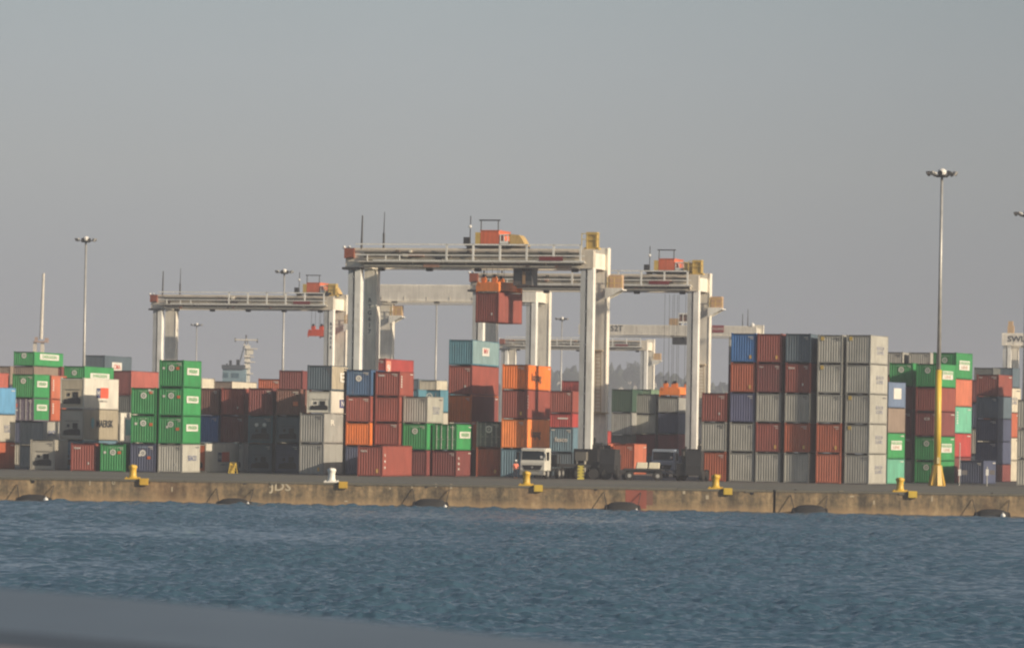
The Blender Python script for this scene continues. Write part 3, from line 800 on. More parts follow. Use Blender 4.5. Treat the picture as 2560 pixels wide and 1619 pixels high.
# salt-bleached tide band low on the wall, green at the very bottom
sp = N(n, 'ShaderNodeSeparateXYZ'); n.links.new(tc.outputs['Object'], sp.inputs[0])
wob = N(n, 'ShaderNodeMath', operation='MULTIPLY_ADD'); wob.inputs[1].default_value = 0.55
n.links.new(nC.outputs[0], wob.inputs[0]); n.links.new(sp.outputs['Z'], wob.inputs[2])
r2 = N(n, 'ShaderNodeValToRGB')
mz = N(n, 'ShaderNodeMapRange'); mz.inputs['From Min'].default_value = -1.75; mz.inputs['From Max'].default_value = 0.3
n.links.new(wob.outputs[0], mz.inputs['Value']); n.links.new(mz.outputs[0], r2.inputs[0])
e = r2.color_ramp.elements
e[0].position = 0.0; e[0].color = (0.25, 0.25, 0.25, 1); e[1].position = 1.0; e[1].color = (0, 0, 0, 1)
x = e.new(0.16); x.color = (0.5, 0.5, 0.5, 1); x = e.new(0.24); x.color = (0.28, 0.28, 0.28, 1); x = e.new(0.42); x.color = (0, 0, 0, 1)
mxT = N(n, 'ShaderNodeMix', data_type='RGBA'); mxT.inputs[7].default_value = (0.46, 0.31, 0.17, 1)
n.links.new(r2.outputs[0], mxT.inputs[0]); n.links.new(mxB.outputs[2], mxT.inputs[6])
n.links.new(mxT.outputs[2], b.inputs['Base Color'])
b.inputs['Roughness'].default_value = 0.9
bp = N(n, 'ShaderNodeBump'); bp.inputs['Strength'].default_value = 0.5; bp.inputs['Distance'].default_value = 0.08
n.links.new(nC.outputs[0], bp.inputs['Height']); n.links.new(bp.outputs[0], b.inputs['Normal'])
M_QUAY = m

xj = PXZ(1936, -0.5, QY)        # dark expansion joint
wl = MB()
wl.box(-400, xj - 0.10, QY, QY + 1.6, -9, -0.16)
wl.box(xj + 0.10, 400, QY, QY + 1.6, -9, -0.16)
wl.box(xj - 0.10, xj + 0.10, QY + 0.5, QY + 1.6, -9, -0.16)
wall = wl.build('quay_wall', M_QUAY)
tag(wall, 'long brown stained concrete quay wall standing in the harbour water', 'quay wall')
cp = MB(); rc = random.Random(11)
for lo_, hi_ in ((-400, xj - 0.10), (xj + 0.10, 400)):
    q_ = lo_
    while q_ < hi_ - 0.5:
        e_ = min(hi_, q_ + rc.uniform(4.5, 7.5)); j_ = rc.uniform(-0.012, 0.012)
        cp.box(q_, e_ - 0.03, QY - 0.06 + j_, QY + 1.6, -0.16, 0.004 + j_ * 0.3)
        if rc.random() < 0.6:
            c0_ = rc.uniform(q_, e_ - 1.0); cp.box(c0_, c0_ + rc.uniform(0.2, 0.8), QY - 0.09, QY - 0.04, -0.22, -0.10)
        q_ = e_
cp.build('coping', M_APRON, wall)
ap = MB(); ap.quad((-400, QY + 1.6, 0.006), (400, QY + 1.6, 0.006), (400, QY + 56, 0.006), (-400, QY + 56, 0.006))
tag(ap.build('quay_apron', M_APRON), kind='structure')

def on_wall(s, px, py, size, col, sx=1.0):
    X, Z = P(px, py, QY)
    return lettering(s, 'y', (X, QY - 0.012, Z), size, col, wall, sx)
FADE = (0.42, 0.37, 0.27)
on_wall('JDS', 702, 1216, 0.72, (0.52, 0.46, 0.34), 1.15)
on_wall('-', 676, 1214, 0.6, (0.34, 0.3, 0.22), 1.0)
on_wall('1', 225, 1205, 0.5, FADE, 1.1)
on_wall('0', 284, 1206, 0.36, FADE, 1.1)
def daub(px0, py0, px1, py1, color, d=0.008):
    X0, Z0 = P(px0, py0, QY); X1, Z1 = P(px1, py1, QY)
    mb = MB(); mb.box(X0, X1, QY - d, QY, Z1, Z0)
    return mb.build('paint_patch', M_MARK, wall, color)
daub(1564, 1222, 1616, 1271, (0.30, 0.085, 0.06))
daub(1616, 1226, 1632, 1262, (0.19, 0.09, 0.065), 0.006)
for px, py, w, h in ((1128, 1215, 5, 12), (865, 1252, 8, 3), (1596, 1240, 3, 20), (2104, 1228, 10, 4), (2185, 1255, 3, 10), (1710, 1230, 6, 8), (430, 1222, 3, 12), (1090, 1213, 4, 9), (2330, 1246, 3, 13), (975, 1220, 4, 4), (1768, 1242, 7, 10), (2130, 1240, 10, 3), (1030, 1215, 3, 9)):
    daub(px - w / 2, py - h / 2, px + w / 2, py + h / 2, (0.46, 0.40, 0.29), 0.005)
pp = MB()
for px in (1066, 1490, 1938 + 50, 612, 82, 2480, 1345, 370, 1880, 2290):
    X, Z = P(px, 1140 + 75 + (px - 1060) * 0.0166 + random.uniform(-4, 4), QY)
    pp.tube((X, QY + 0.3, Z), (X, QY - 0.03, Z), 0.16, n=10)
pp.build('drain_hole', M_BLACK, wall)

# --- water: a wave-displaced sheet
def water():
    rng = np.random.default_rng(5)
    NX = 900
    ys = [96.0]
    while ys[-1] < QY + 1.0:
        ys.append(ys[-1] + 0.055 + (ys[-1] - 96) * 0.00062)
    ys = np.array(ys); NY = len(ys)
    half = ys * 0.118 * 1.12 + 2.0
    u = np.linspace(-1, 1, NX)
    su = u * (1.12 + 2.9 * np.abs(u) ** 5)
    Xg = half[:, None] * su[None, :]
    Yg = np.repeat(ys[:, None], NX, 1)
    Z = np.zeros_like(Xg)
    step = np.maximum(half[:, None] * np.gradient(su)[None, :], 0.08)
    K = 130
    for i in range(K):
        lam = 0.26 * (3.6 / 0.26) ** rng.random()
        ang = rng.normal(-1.15, 0.62)           # waves run mostly towards the viewer
        amp = 0.0068 * lam ** 0.80 * rng.uniform(0.5, 1.4)
        k = 2 * math.pi / lam
        ph = rng.random() * 6.283
        arg = k * (Xg * math.cos(ang) + Yg * math.sin(ang)) + ph
        fade = np.clip(lam / step / 3.0 - 0.6, 0, 1)
        sk = 0.62 if lam > 0.5 else 0.2
        sgn = np.cos(arg - sk * np.cos(arg))
        Z += amp * fade * (sgn + 0.25 * (sgn * sgn - 0.5) * 1.4)
    # gusts: rougher and calmer patches
    g = 1.0 + 0.30 * np.sin(Xg * 0.11 + Yg * 0.021 + 1.0) * np.sin(Yg * 0.045 + 2.0) + 0.22 * np.sin(Yg * 0.09 + Xg * 0.03)
    Z *= g
    edge = np.clip((QY + 1.0 - Yg) / 2.0, 0.25, 1)
    rim = np.clip((1 - np.abs(u)[None, :]) / 0.06, 0, 1)
    edge = edge * rim
    Z = WZ + Z * edge - 0.05 * (1 - rim)
    n = NX * NY
    co = np.empty((n, 3), np.float32)
    co[:, 0] = Xg.ravel(); co[:, 1] = Yg.ravel(); co[:, 2] = Z.ravel()
    idx = np.arange(n).reshape(NY, NX)
    q = np.stack([idx[:-1, :-1], idx[:-1, 1:], idx[1:, 1:], idx[1:, :-1]], -1).reshape(-1, 4)
    # surrounding calm sheet, just below
    zc = WZ - 0.06
    extra = np.array([(-1500, -150, zc), (1500, -150, zc), (1500, 2950, zc), (-1500, 2950, zc)], np.float32)
    co = np.vstack([co, extra])
    q = np.vstack([q, [[n, n + 1, n + 2, n + 3]]]).astype(np.int32)
    me = bpy.data.meshes.new('harbour_water')
    me.vertices.add(len(co)); me.vertices.foreach_set('co', co.ravel())
    me.loops.add(q.size); me.loops.foreach_set('vertex_index', q.ravel())
    me.polygons.add(len(q))
    me.polygons.foreach_set('loop_start', np.arange(0, q.size, 4, dtype=np.int32))
    me.polygons.foreach_set('loop_total', np.full(len(q), 4, np.int32))
    me.polygons.foreach_set('use_smooth', np.ones(len(q), bool))
    me.update(calc_edges=True)
    m, nn, b = new_mat('sea_water')
    b.inputs['Base Color'].default_value = (0.042, 0.090, 0.134, 1)
    b.inputs['Roughness'].default_value = 0.12
    b.inputs['IOR'].default_value = 1.333
    tc = N(nn, 'ShaderNodeTexCoord')
    n1 = N(nn, 'ShaderNodeTexNoise', Scale=4.5, Detail=5.0, Roughness=0.7)
    mp = N(nn, 'ShaderNodeMapping'); mp.inputs['Scale'].default_value = (1.0, 0.75, 1)
    nn.links.new(tc.outputs['Object'], mp.inputs['Vector']); nn.links.new(mp.outputs[0], n1.inputs['Vector'])
    bp = N(nn, 'ShaderNodeBump'); bp.inputs['Strength'].default_value = 0.32; bp.inputs['Distance'].default_value = 0.08
    nn.links.new(n1.outputs[0], bp.inputs['Height']); nn.links.new(bp.outputs[0], b.inputs['Normal'])
    o = link('harbour_water', me, m)
    tag(o, kind='structure')
water()

# ------------------------------------------------------------------ bollards and fenders on the quay
YEL = (0.62, 0.40, 0.045)
def bollard_meshes():
    a = MB()
    a.lathe([(0.46, 0.0), (0.46, 0.12), (0.36, 0.18), (0.30, 0.30), (0.28, 0.75), (0.32, 0.86), (0.36, 0.95), (0.36, 1.06), (0.26, 1.15), (0.05, 1.18)], n=18)
    a.tube((0, 0.05, 0.98), (-0.05, -0.34, 1.05), 0.20, 0.15, n=12)
    bm = MB(); bm.box(-0.62, 0.62, -0.5, 0.5, 0.0, 0.10)
    for sx in (-0.5, 0.5):
        for sy in (-0.38, 0.38): bm.lathe([(0.07, 0.1), (0.07, 0.17), (0.03, 0.18)], (sx, sy, 0), n=6)
    return a.mesh('bollard_post', True), bm.mesh('base_plate')
bp_, bb_ = bollard_meshes()
bp_.materials.append(M_PLAIN); bb_.materials.append(M_PLAIN)
fb = MB(); fb.box(-0.35, 0.35, -0.2, 0.5, -0.42, 0.12)
fb.box(-0.28, 0.28, -0.21, -0.2, -0.36, 0.06)
fbm = fb.mesh('fender_bracket'); fbm.materials.append(M_PLAIN)
BD = [('yellow bollard on the quay edge furthest left, before the navy container', 332, YEL), ('white bollard on the quay edge, the only white one', 829, (0.75, 0.74, 0.68)),
      ('yellow bollard on the quay edge in front of the white truck', 1316, YEL), ('yellow bollard on the quay edge below the right block of containers', 1789, YEL),
      ('yellow bollard on the quay edge left of the yellow light pole', 2250, YEL)]
for lab, px, colr in BD:
    x = PXZ(px, 0.5, QY + 0.6)
    o = empty('mooring_bollard', (x, QY + 0.62, 0.004)); tag(o, lab, 'bollard', 'bollards along the quay edge')
    link('bollard_post', bp_, None, o, colr); link('base_plate', bb_, None, o, colr)
    o2 = link('mooring_bracket', fbm, None, None, (0.60, 0.38, 0.05) if colr != YEL or px < 400 else (0.62, 0.44, 0.06))
    o2.location = (x + 0.98, QY - 0.08, -0.02)
    tag(o2, lab.replace('yellow bollard', 'yellow box beside the bollard').replace('white bollard', 'yellow box beside the bollard').replace(', the only white one', ', by the white one').replace('furthest left', 'farthest left'), 'bracket', 'yellow boxes beside the bollards')
FD = [(85, 1243), (585, 1251), (1076, 1264), (1556, 1273), (2024, 1282), (2480, 1290)]
FL = ['farthest left', 'left of the white lettering', 'right of the white bollard', 'at the red painted patch', 'just right of the dark wall joint', 'farthest right']
prof = [(0.05, -1.62), (0.45, -1.55), (0.80, -1.3), (1.02, -0.9), (1.10, -0.4), (1.10, 0.4), (1.02, 0.9), (0.80, 1.3), (0.45, 1.55), (0.05, 1.62)]
for (px, py), fl in zip(FD, FL):
    x = PXZ(px, WZ, QY - 1.1)
    o = empty('floating_fender', (x, QY - 1.15, WZ - 0.42 - {85: 0.16, 585: 0.2, 2480: 0.06}.get(px, -0.03))); tag(o, f'black rubber fender floating against the quay wall, {fl}', 'fender', 'rubber fenders along the quay wall')
    mb = MB(); mb.lathe(prof, n=32, axis=0); mb.build('rubber_body', M_RUBBER, o, smooth=True); o.scale = (1, 1, 1.0)
    tb = MB()
    for q in (-1.34, 1.34):
        tb.lathe([(0.70, q - 0.12), (0.84, q - 0.06), (0.84, q + 0.06), (0.70, q + 0.12)], n=24, axis=0)
    tb.build('end_band', M_RUBBER, o, smooth=True)
    for sx in (-1, 1):
        ch = MB(); ch.tube((sx * 1.25, 0.3, 0.7), (sx * 1.5, 1.10, 1.85), 0.032, n=6); ch.build('chain', M_DARK, o)
for px, py, r, lab in ((115, 1243, 0.20, 'round white float at the end of the far left fender'), (620, 1255, 0.12, 'small white float beside the second fender from the left'), (1113, 1264, 0.15, 'small white float beside the fender right of the white bollard'), (1591, 1272, 0.12, 'small white float at the red painted patch'), (2507, 1289, 0.2, 'white float beside the far right fender')):
    x = PXZ(px, WZ, QY - 2.2)
    mb = MB(); mb.lathe([(r * math.sin(t), -r * math.cos(t)) for t in [0.05 + k * (math.pi - 0.1) / 9 for k in range(10)]], n=14)
    mb.lathe([(0.05, r * 0.9), (0.05, r * 1.25), (0.02, r * 1.3)], n=6)
    o = mb.build('white_float', M_LAMP, None, smooth=True); o.location = (x, QY - 2.35, WZ + r * 0.5)
    tag(o, lab, 'float', 'white floats beside the fenders')

# ------------------------------------------------------------------ gantry cranes
CREAM = (0.83, 0.79, 0.69)
CWHITE = (0.84, 0.84, 0.79)
def crane(label, xl, xr, ytop, Y, yaw=16.0, D=5.0, style='open', trolley=None, cab=None, antennas=True, legtext=None, top_box=True,
          side_cab=(False, True), lampn=5, ladder=True, legw=1.25, tint=1.0, gdep=1.9, rail_only=False, right_out=True, wheels=True):
    th = math.radians(yaw)
    Xr, Zt = P(xr, ytop, Y)
    kx = PXZ(xl, Zt, 1.0) if False else None
    # left end on the line through the right end, seen in column xl
    v = (Zt - CAMZ)
    t = 20.0
    for _ in range(12):
        Yl = Y + t * math.sin(th)
        Xl = PXZ(xl, Zt, Yl)
        t = (Xr - Xl) / math.cos(th)
    L = t
    col = tuple(c * tint for c in CREAM)
    colw = tuple(c * tint for c in CWHITE)
    root = empty('gantry_crane', (Xr - L * math.cos(th), Y + L * math.sin(th), 0.0), -th)
    tag(root, label, 'crane', 'gantry cranes over the container stacks')
    gt, gb = (Zt - 0.55, Zt - 2.25) if style == 'open' else (Zt, Zt - gdep)
    # legs: near ones grooved, far ones plain boxes
    for i, lx in enumerate((0.0, L)):
        for j, ly in enumerate((0.0, D)):
            mb = MB(); top = gb if j == 0 or i == 0 else gt + 0.45
            if j == 0:
                mb.box(lx - 0.20, lx + 0.0, ly + 0.1, ly + 0.3, 2.6, top)
                mb.box(lx + 0.0, lx + 0.60, ly - 0.45, ly + 0.45, 2.6, top)
            else:
                mb.box(lx - legw / 2, lx + legw / 2, ly - 0.45, ly + 0.45, 2.6, top)
                mb.box(lx + legw / 2, lx + legw / 2 + 0.1, ly - 0.5, ly + 0.5, 2.6, top)
            lo = mb.build('leg', M_STEEL, root, colw if j == 0 else col)
            if j == 0:
                du = MB(); du.box(lx - 0.70, lx - 0.20, ly - 0.40, ly + 0.45, 2.6, top)
                zz = 3.4
                while zz < top - 0.5:
                    du.box(lx - 0.22, lx - 0.08, ly - 0.42, ly - 0.36, zz, zz + 0.12); zz += 1.6
                du.build('cable_duct', M_STEEL, lo, tuple(c * tint for c in (0.47, 0.49, 0.49)))
            if legtext and (i, j) == legtext[0]:
                y0 = -0.46 if j else -0.47
                for k, ch in enumerate(legtext[1]):
                    lettering(ch, 'y', (lx + (0.34 if j == 0 else 0), ly + y0, top - legtext[2] - k * 0.62), 0.42, (0.05, 0.06, 0.09), lo)
    for lx in (0.0, L):
        mb = MB(); mb.box(lx - 0.55, lx + 0.55, -1.9, D + 1.9, 1.75, 2.6); mb.box(lx - 0.45, lx + 0.45, 0.4, D - 0.4, 3.2, 3.5)
        sl = mb.build('sill_beam', M_STEEL, root, tuple(c * 0.22 for c in col))  # paint darkened to stand in for the shade down in the lane
        mb = MB(); mb.box(lx - 0.4, lx + 0.4, 0.45, D - 0.45, gb - 0.02, gt - 0.2); mb.build('end_tie', M_STEEL, root, col)
        if wheels:
            for k, ly in enumerate((-1.6, -0.1, D + 0.1, D + 1.6)):
                w = MB(); w.lathe([(0.35, -0.28), (0.68, -0.3), (0.78, -0.2), (0.78, 0.2), (0.68, 0.3), (0.35, 0.28)], (lx, ly, 0.78), n=18, axis=0)
                wo = w.build('wheel', M_RUBBER, root)
                h = MB(); h.lathe([(0.33, -0.31), (0.33, 0.31)], (lx, ly, 0.78), n=12, axis=0); h.build('rim', M_STEEL, wo, (0.3, 0.28, 0.22))
                f = MB()
                for sx in (-0.42, 0.34): f.prism([(ly - 0.15, 0.7), (ly + 0.15, 0.7), (ly + 0.3, 1.8), (ly - 0.3, 1.8)], 0, lx + sx, lx + sx + 0.08)
                f.build('wheel_fork', M_STEEL, root, tuple(c * 0.5 for c in col))
    if ladder:
        mb = MB(); mb.box(L - 0.9, L + 1.5, -1.2, D + 1.0, 0.95, 2.9); mb.box(L - 0.8, L + 1.3, 0.2, D - 0.5, 2.9, 3.3)
        mb.tube((L + 0.6, 1.0, 3.3), (L + 0.6, 1.0, 4.0), 0.12, n=8)
        mb.build('engine_house', M_BLACK, root)
    # girders
    for j, ly in enumerate((0.0, D)):
        mb = MB()
        mb.box(-1.0, L + 0.55, ly - 0.42, ly + 0.42, gb, gt)
        mb.box(-1.0, L + 0.55, ly - 0.55, ly + 0.55, gb - 0.09, gb)
        mb.box(-1.0, L + 0.55, ly - 0.1, ly + 0.1, gt, gt + 0.14)
        gcol = ((0.62, 0.57, 0.48) if style == 'open' else tuple(c * tint for c in (0.82, 0.78, 0.69))) if j == 0 else col
        go = mb.build('girder', M_STEEL, root, gcol)
        if style != 'open':
            st = MB()
            for k in range(int(L / 3)): st.box(1.0 + k * 3.0, 1.06 + k * 3.0, ly - 0.47, ly - 0.42, gb + 0.1, gb + 0.5)
            st.tube((-0.5, ly - 0.5, gb - 0.35), (L, ly - 0.5, gb - 0.35), 0.05, n=5)
            st.build('stiffener', M_STEEL, go, tuple(c * 0.8 for c in col))
    for k in range(lampn):
        lx = 2.6 + k * (L - 4.0) / max(1, lampn - 1)
        mb = MB(); mb.prism([(-0.3, gb - 0.12), (0.34, gb - 0.12), (0.22, gb - 0.42), (-0.15, gb - 0.42)], 0, lx - 0.3, lx + 0.3); mb.build('floodlight', M_DARK, root)
    if style == 'open':
        wy0, wy1 = -0.98, -0.42
        wf = Zt - 1.72
        mb = MB(); mb.box(0.4, L - 0.2, wy0, wy1, wf - 0.1, wf)
        k = 0.6
        while k < L: mb.prism([(wy1, wf - 0.1), (wy1, wf - 0.5), (wy0, wf - 0.1)], 0, k, k + 0.08); k += 2.72
        mb.build('walkway', M_STEEL, root, tuple(c * 0.75 for c in col))
        r = MB(); r.box(0.2, L - 0.5, wy0 - 0.04, wy0 + 0.04, Zt - 0.14, Zt)
        r.box(0.2, L - 0.2, wy0 - 0.03, wy0 + 0.03, Zt - 1.16, Zt - 1.06)
        r.box(2.0, L - 0.2, wy0 - 0.03, wy0 + 0.03, wf, wf + 0.13)
        k = L - 0.6
        while k > L * 0.34:
            r.box(k - 0.10, k + 0.10, wy0 - 0.04, wy0 + 0.04, wf, Zt); k -= 2.72
        for q in (0.2, 0.06, 0.14): r.box(L * q - .05, L * q + .05, wy0 - 0.04, wy0 + 0.04, wf, Zt - 1.06)
        r.build('handrail', M_STEEL, root, CWHITE)
        pc = MB()
        for q, (z, rad, cc) in enumerate(((Zt - 0.72, 0.06, (0.66, 0.56, 0.46)), (Zt - 0.92, 0.09, (0.10, 0.10, 0.08)), (Zt - 1.32, 0.06, (0.16, 0.14, 0.11)), (Zt - 1.50, 0.07, (0.72, 0.66, 0.52)), (Zt - 1.98, 0.08, (0.13, 0.115, 0.09)), (Zt - 2.16, 0.06, (0.72, 0.68, 0.58)))):
            pc = MB(); pc.tube((1.0, -0.54 - 0.03 * q, z), (L - 0.6, -0.54 - 0.03 * q, z), rad, n=6)
            pc.build('conduit', M_STEEL, root, cc)
        rr = random.Random(int(xl))
        for q in range(16):
            u = 0.8 + rr.random() * (L - 3); h = Zt - rr.choice((0.62, 1.0, 1.25, 1.75, 1.95)); w = rr.choice((0.25, 0.4, 0.6, 1.6))
            dk = MB(); dk.box(u, u + w, -0.78, -0.42, h - rr.uniform(.12, .34), h)
            dk.build('junction_box', M_STEEL, root, rr.choice(((0.14, 0.11, 0.09), (0.36, 0.20, 0.14), (0.74, 0.70, 0.6), (0.10, 0.09, 0.08))))
        rb = MB(); rb.box(-1.05, -0.05, -0.75, -0.43, Zt - 1.45, Zt - 0.45); rb.build('end_box', M_STEEL, root, (0.30, 0.085, 0.045))
        mr_ = MB(); mr_.box(L * 0.80, L * 0.80 + 2.4, wy0 - 0.08, wy0 - 0.05, Zt - 1.6, Zt - 1.2); mr_.build('warning_board', M_MARK, root, (0.20, 0.03, 0.03))
        f = MB(); f.box(-1.25, 0.6, -0.75, 0.6, gb - 0.32, gb - 0.09); f.build('end_platform', M_DARK, root)
        el = MB()
        for q in (-1.1, -0.6):
            el = MB(); el.lathe([(0.05, 0), (0.16, 0.1), (0.16, 0.25), (0.04, 0.34)], (q, -0.6, Zt - 0.55), n=8)
            el.build('signal_lamp', M_LAMP, root)
    if top_box:
        mb = MB(); mb.box(L - 0.35, L + 0.75, 0.1, 1.0, gt + 0.3, Zt + 1.25); mb.box(L - 0.55, L + 0.9, 0.0, 1.1, gt + 0.14, gt + 0.3)
        to = mb.build('switch_cabin', M_STEEL, root, (0.60, 0.42, 0.12))
        r = MB()
        for q in (-0.75, -0.2, 0.95):
            r.box(L + q - .03, L + q + .03, -0.06, 0.0, gt, Zt + 1.1)
        r.box(L - 0.8, L + 1.0, -0.06, 0.0, Zt + 1.05, Zt + 1.12); r.box(L - 0.8, L + 1.0, -0.06, 0.0, Zt + 0.5, Zt + 0.56)
        r.build('yellow_rail', M_STEEL, root, (0.62, 0.48, 0.16))
    if antennas:
        a = MB(); a.tube((0.5, 0.0, gt), (0.55, 0.0, Zt + 2.8), 0.13, 0.07, n=6); a.build('antenna', M_DARK, root)
        a = MB(); a.tube((1.2, D, gt), (1.2, D, Zt + 1.3), 0.12, n=6); a.tube((1.2, D, Zt + 1.3), (1.25, D, Zt + 3.4), 0.06, 0.03, n=5); a.build('antenna', M_DARK, root)
    for flag, lx in zip(side_cab, (0.0, L)):
        if not flag: continue
        z0 = gb - 2.0
        mb = MB(); mb.box(lx + 0.6, lx + 2.3, D - 0.9, D + 0.9, z0, z0 + 0.1); mb.box(lx + 0.6, lx + 2.35, D - 0.95, D - 0.85, z0 + 0.0, z0 + 0.22)
        mb.prism([(lx + 0.6, z0), (lx + 2.2, z0), (lx + 0.6, z0 - 0.9)], 1, D - 0.95, D - 0.85); mb.prism([(lx + 0.6, z0), (lx + 2.2, z0), (lx + 0.6, z0 - 0.9)], 1, D + 0.8, D + 0.9)
        po = mb.build('service_platform', M_STEEL, root, CWHITE)
        r = MB()
        for q in (0.8, 1.5, 2.28): r.box(lx + q - .035, lx + q + .035, D - 0.92, D - 0.86, z0 + .1, z0 + 1.25)
        for z in (0.65, 1.2): r.box(lx + 0.7, lx + 2.3, D - 0.92, D - 0.87, z0 + z, z0 + z + .07)
        r.build('railing', M_STEEL, po, (0.62, 0.46, 0.16))
        bx = MB(); bx.box(lx + 0.85, lx + 2.1, D - 0.4, D + 0.5, z0 + 0.1, z0 + 1.5); bx.build('electric_cabinet', M_STEEL, po, (0.52, 0.36, 0.24))
    if ladder:
        la = MB(); lx = L
        za, zb_ = 6.5, 12.5
        for q in (0.0, 0.55): la.bar((lx - 0.25 + q, D - 0.75, za), (lx - 0.35 + q, D - 0.75, zb_), 0.09)
        z = za
        while z < zb_: la.box(lx - 0.3, lx + 0.25, D - 0.78, D - 0.72, z, z + 0.05); z += 0.36
        la.box(lx - 0.7, lx + 1.1, D - 1.2, D - 0.45, za - 0.12, za); la.box(lx - 0.75, lx + 0.4, D - 1.0, D - 0.45, zb_, zb_ + 0.12)
        la.build('access_ladder', M_STEEL, root, (0.50, 0.40, 0.26))
    if trolley is not None:
        u = trolley * L
        tz = gt + 0.14
        mb = MB(); mb.box(u - 2.4, u + 2.6, 0.0 - 0.3, D + 0.3, tz + 0.2, tz + 0.45); mb.box(u - 2.3, u - 1.7, -0.2, 0.3, tz, tz + 0.2); mb.box(u + 1.7, u + 2.3, -0.2, 0.3, tz, tz + 0.2)
        mb.box(u - 2.3, u - 1.7, D - 0.3, D + 0.2, tz, tz + 0.2)
        mb.box(u - 2.6, u - 2.0, -0.3, 0.2, tz + 0.3, tz + 1.1)
        tr = mb.build('trolley', M_DARK, root)
        y0 = 0.2
        q = MB(); q.box(u - 1.0, u + 0.85, y0, D - 0.6, tz + 0.47, tz + 1.75); q.box(u - 1.05, u + 0.9, y0 - 0.05, D - 0.55, tz + 1.75, tz + 1.82); q.build('machinery_house', M_STEEL, tr, (0.66, 0.155, 0.07))
        q = MB(); q.box(u - 1.55, u - 1.04, y0, D - 1.0, tz + 0.47, tz + 1.6); q.build('cable_drum_guard', M_STEEL, tr, (0.66, 0.47, 0.13))
        q = MB(); q.box(u + 0.95, u + 1.8, y0, y0 + 1.6, tz + 0.5, tz + 0.75); q.box(u + 0.95, u + 1.9, y0, y0 + 1.6, tz + 1.32, tz + 1.42)
        for w in (0.98, 1.35, 1.72): q.box(u + w, u + w + .07, y0, y0 + .07, tz + .75, tz + 1.32)
        q.build('winch_frame', M_STEEL, tr, CWHITE)
        q = MB(); q.prism([(u + 1.95, tz + 0.3), (u + 3.6, tz + 0.3), (u + 3.2, tz + 1.0), (u + 2.9, tz + 1.35), (u + 1.95, tz + 1.45)], 1, y0, y0 + 1.8); q.build('drive_cover', M_STEEL, tr, (0.58, 0.40, 0.15))
        q = MB()
        for w in (-0.95, 0.8): q.tube((u + w, y0, tz + 1.7), (u + w, y0, tz + 2.75), 0.06, n=6)
        q.box(u - 1.15, u + 1.0, y0 - .06, y0 + .06, tz + 2.72, tz + 2.84); q.build('lifting_frame', M_DARK, tr)
        q = MB(); q.tube((u - 2.05, 0.1, tz + 0.4), (u - 2.0, 0.1, tz + 3.2), 0.05, n=5); q.build('antenna', M_DARK, tr)
        q = MB(); q.lathe([(0.04, -0.17), (0.17, -0.06), (0.17, 0.08), (0.04, 0.17)], (u - 2.02, 0.0, tz + 2.15), n=10); q.build('beacon', M_LAMP, tr)
    if cab is not None:
        u = cab * L
        q = MB(); q.box(u - 0.95, u + 0.95, -0.1, 1.9, gb - 1.75, gb - 0.15); q.box(u - 1.0, u + 1.0, -0.15, 1.95, gb - 0.15, gb - 0.05)
        co = q.build('operator_cab', M_STEEL, root, (0.10, 0.10, 0.10))
        w = MB(); w.box(u - 0.85, u - 0.1, -0.13, -0.1, gb - 1.3, gb - 0.3); w.box(u + 0.35, u + 0.88, -0.13, -0.1, gb - 1.3, gb - 0.3); w.build('window', M_GLASS, co)
        w = MB(); w.box(u - 0.02, u + 0.28, -0.14, -0.1, gb - 1.6, gb - 0.25); w.build('post', M_STEEL, co, (0.34, 0.22, 0.12))
    return root, L, th, gt, gb

def spreader(label, x, y, z, yaw, length, color, rope_to, two_sheaves=True):
    """orange lifting frame whose underside is at height z"""
    root = empty('container_spreader', (x, y, z), -yaw)
    tag(root, label, 'spreader', 'container spreaders hanging from the cranes')
    mb = MB(); W = CW; hl = length
    mb.prism([(-W, 0.05), (0, 0.05), (0, 0.75), (-W * .12, 0.95), (-W * .8, 0.9), (-W, 0.5)], 1, 0.0, 0.35); mb.box(-W, 0, hl - 0.35, hl, 0.05, 0.55)
    mb.prism([(0.35, 0.15), (hl - 0.35, 0.15), (hl * 0.80, 1.0), (hl * 0.12, 1.0)], 0, -W * 0.85, -W * 0.55)
    mb.prism([(0.35, 0.15), (hl - 0.35, 0.15), (hl * 0.80, 1.0), (hl * 0.12, 1.0)], 0, -W * 0.45, -W * 0.12)
    for xx in (-W, -0.12):
        for yy in (0.02, hl - 0.14): mb.box(xx, xx + 0.12, yy, yy + 0.12, -0.12, 0.05)
    mb.build('spreader_beam', M_STEEL, root, color)
    hb = MB(); hb.box(-W * 0.82, -W * 0.18, hl * 0.25, hl * 0.75, 0.8, 1.0); hb.box(-W + 0.1, -0.1, 0.1, 0.5, 0.55, 0.85)
    hb.prism([(-W, 0.55), (-W + 0.5, 0.55), (-W + 0.32, 0.95), (-W + 0.15, 0.95)], 1, 0.0, 0.3)
    hb.build('head_block', M_STEEL, root, tuple(c * 0.9 for c in color))
    for xx, yy in ((-W * 0.72, 0.4), (-W * 0.25, 0.4), (-W * 0.72, hl * 0.8), (-0.2, hl * 0.8)):
        s2 = MB(); s2.lathe([(0.30, -0.09), (0.34, 0.0), (0.30, 0.09)], (xx, yy, 1.2), n=14, axis=1)
        s2.box(xx - .2, xx + .2, yy - .12, yy + .12, 0.8, 1.15)
        so = s2.build('sheave', M_STEEL, root, color)
        rp = MB()
        for dx in (-0.3, 0.3): rp.tube((xx + dx, yy, 1.2), (xx + dx * 0.9, yy, rope_to - z), 0.022, n=5)
        rp.build('hoist_rope', M_DARK, so)
        k = MB(); k.box(xx - 0.14, xx + 0.14, yy - 0.14, yy + 0.14, 1.42, 1.72); k.build('sheave_block', M_BLACK, so)
    return root

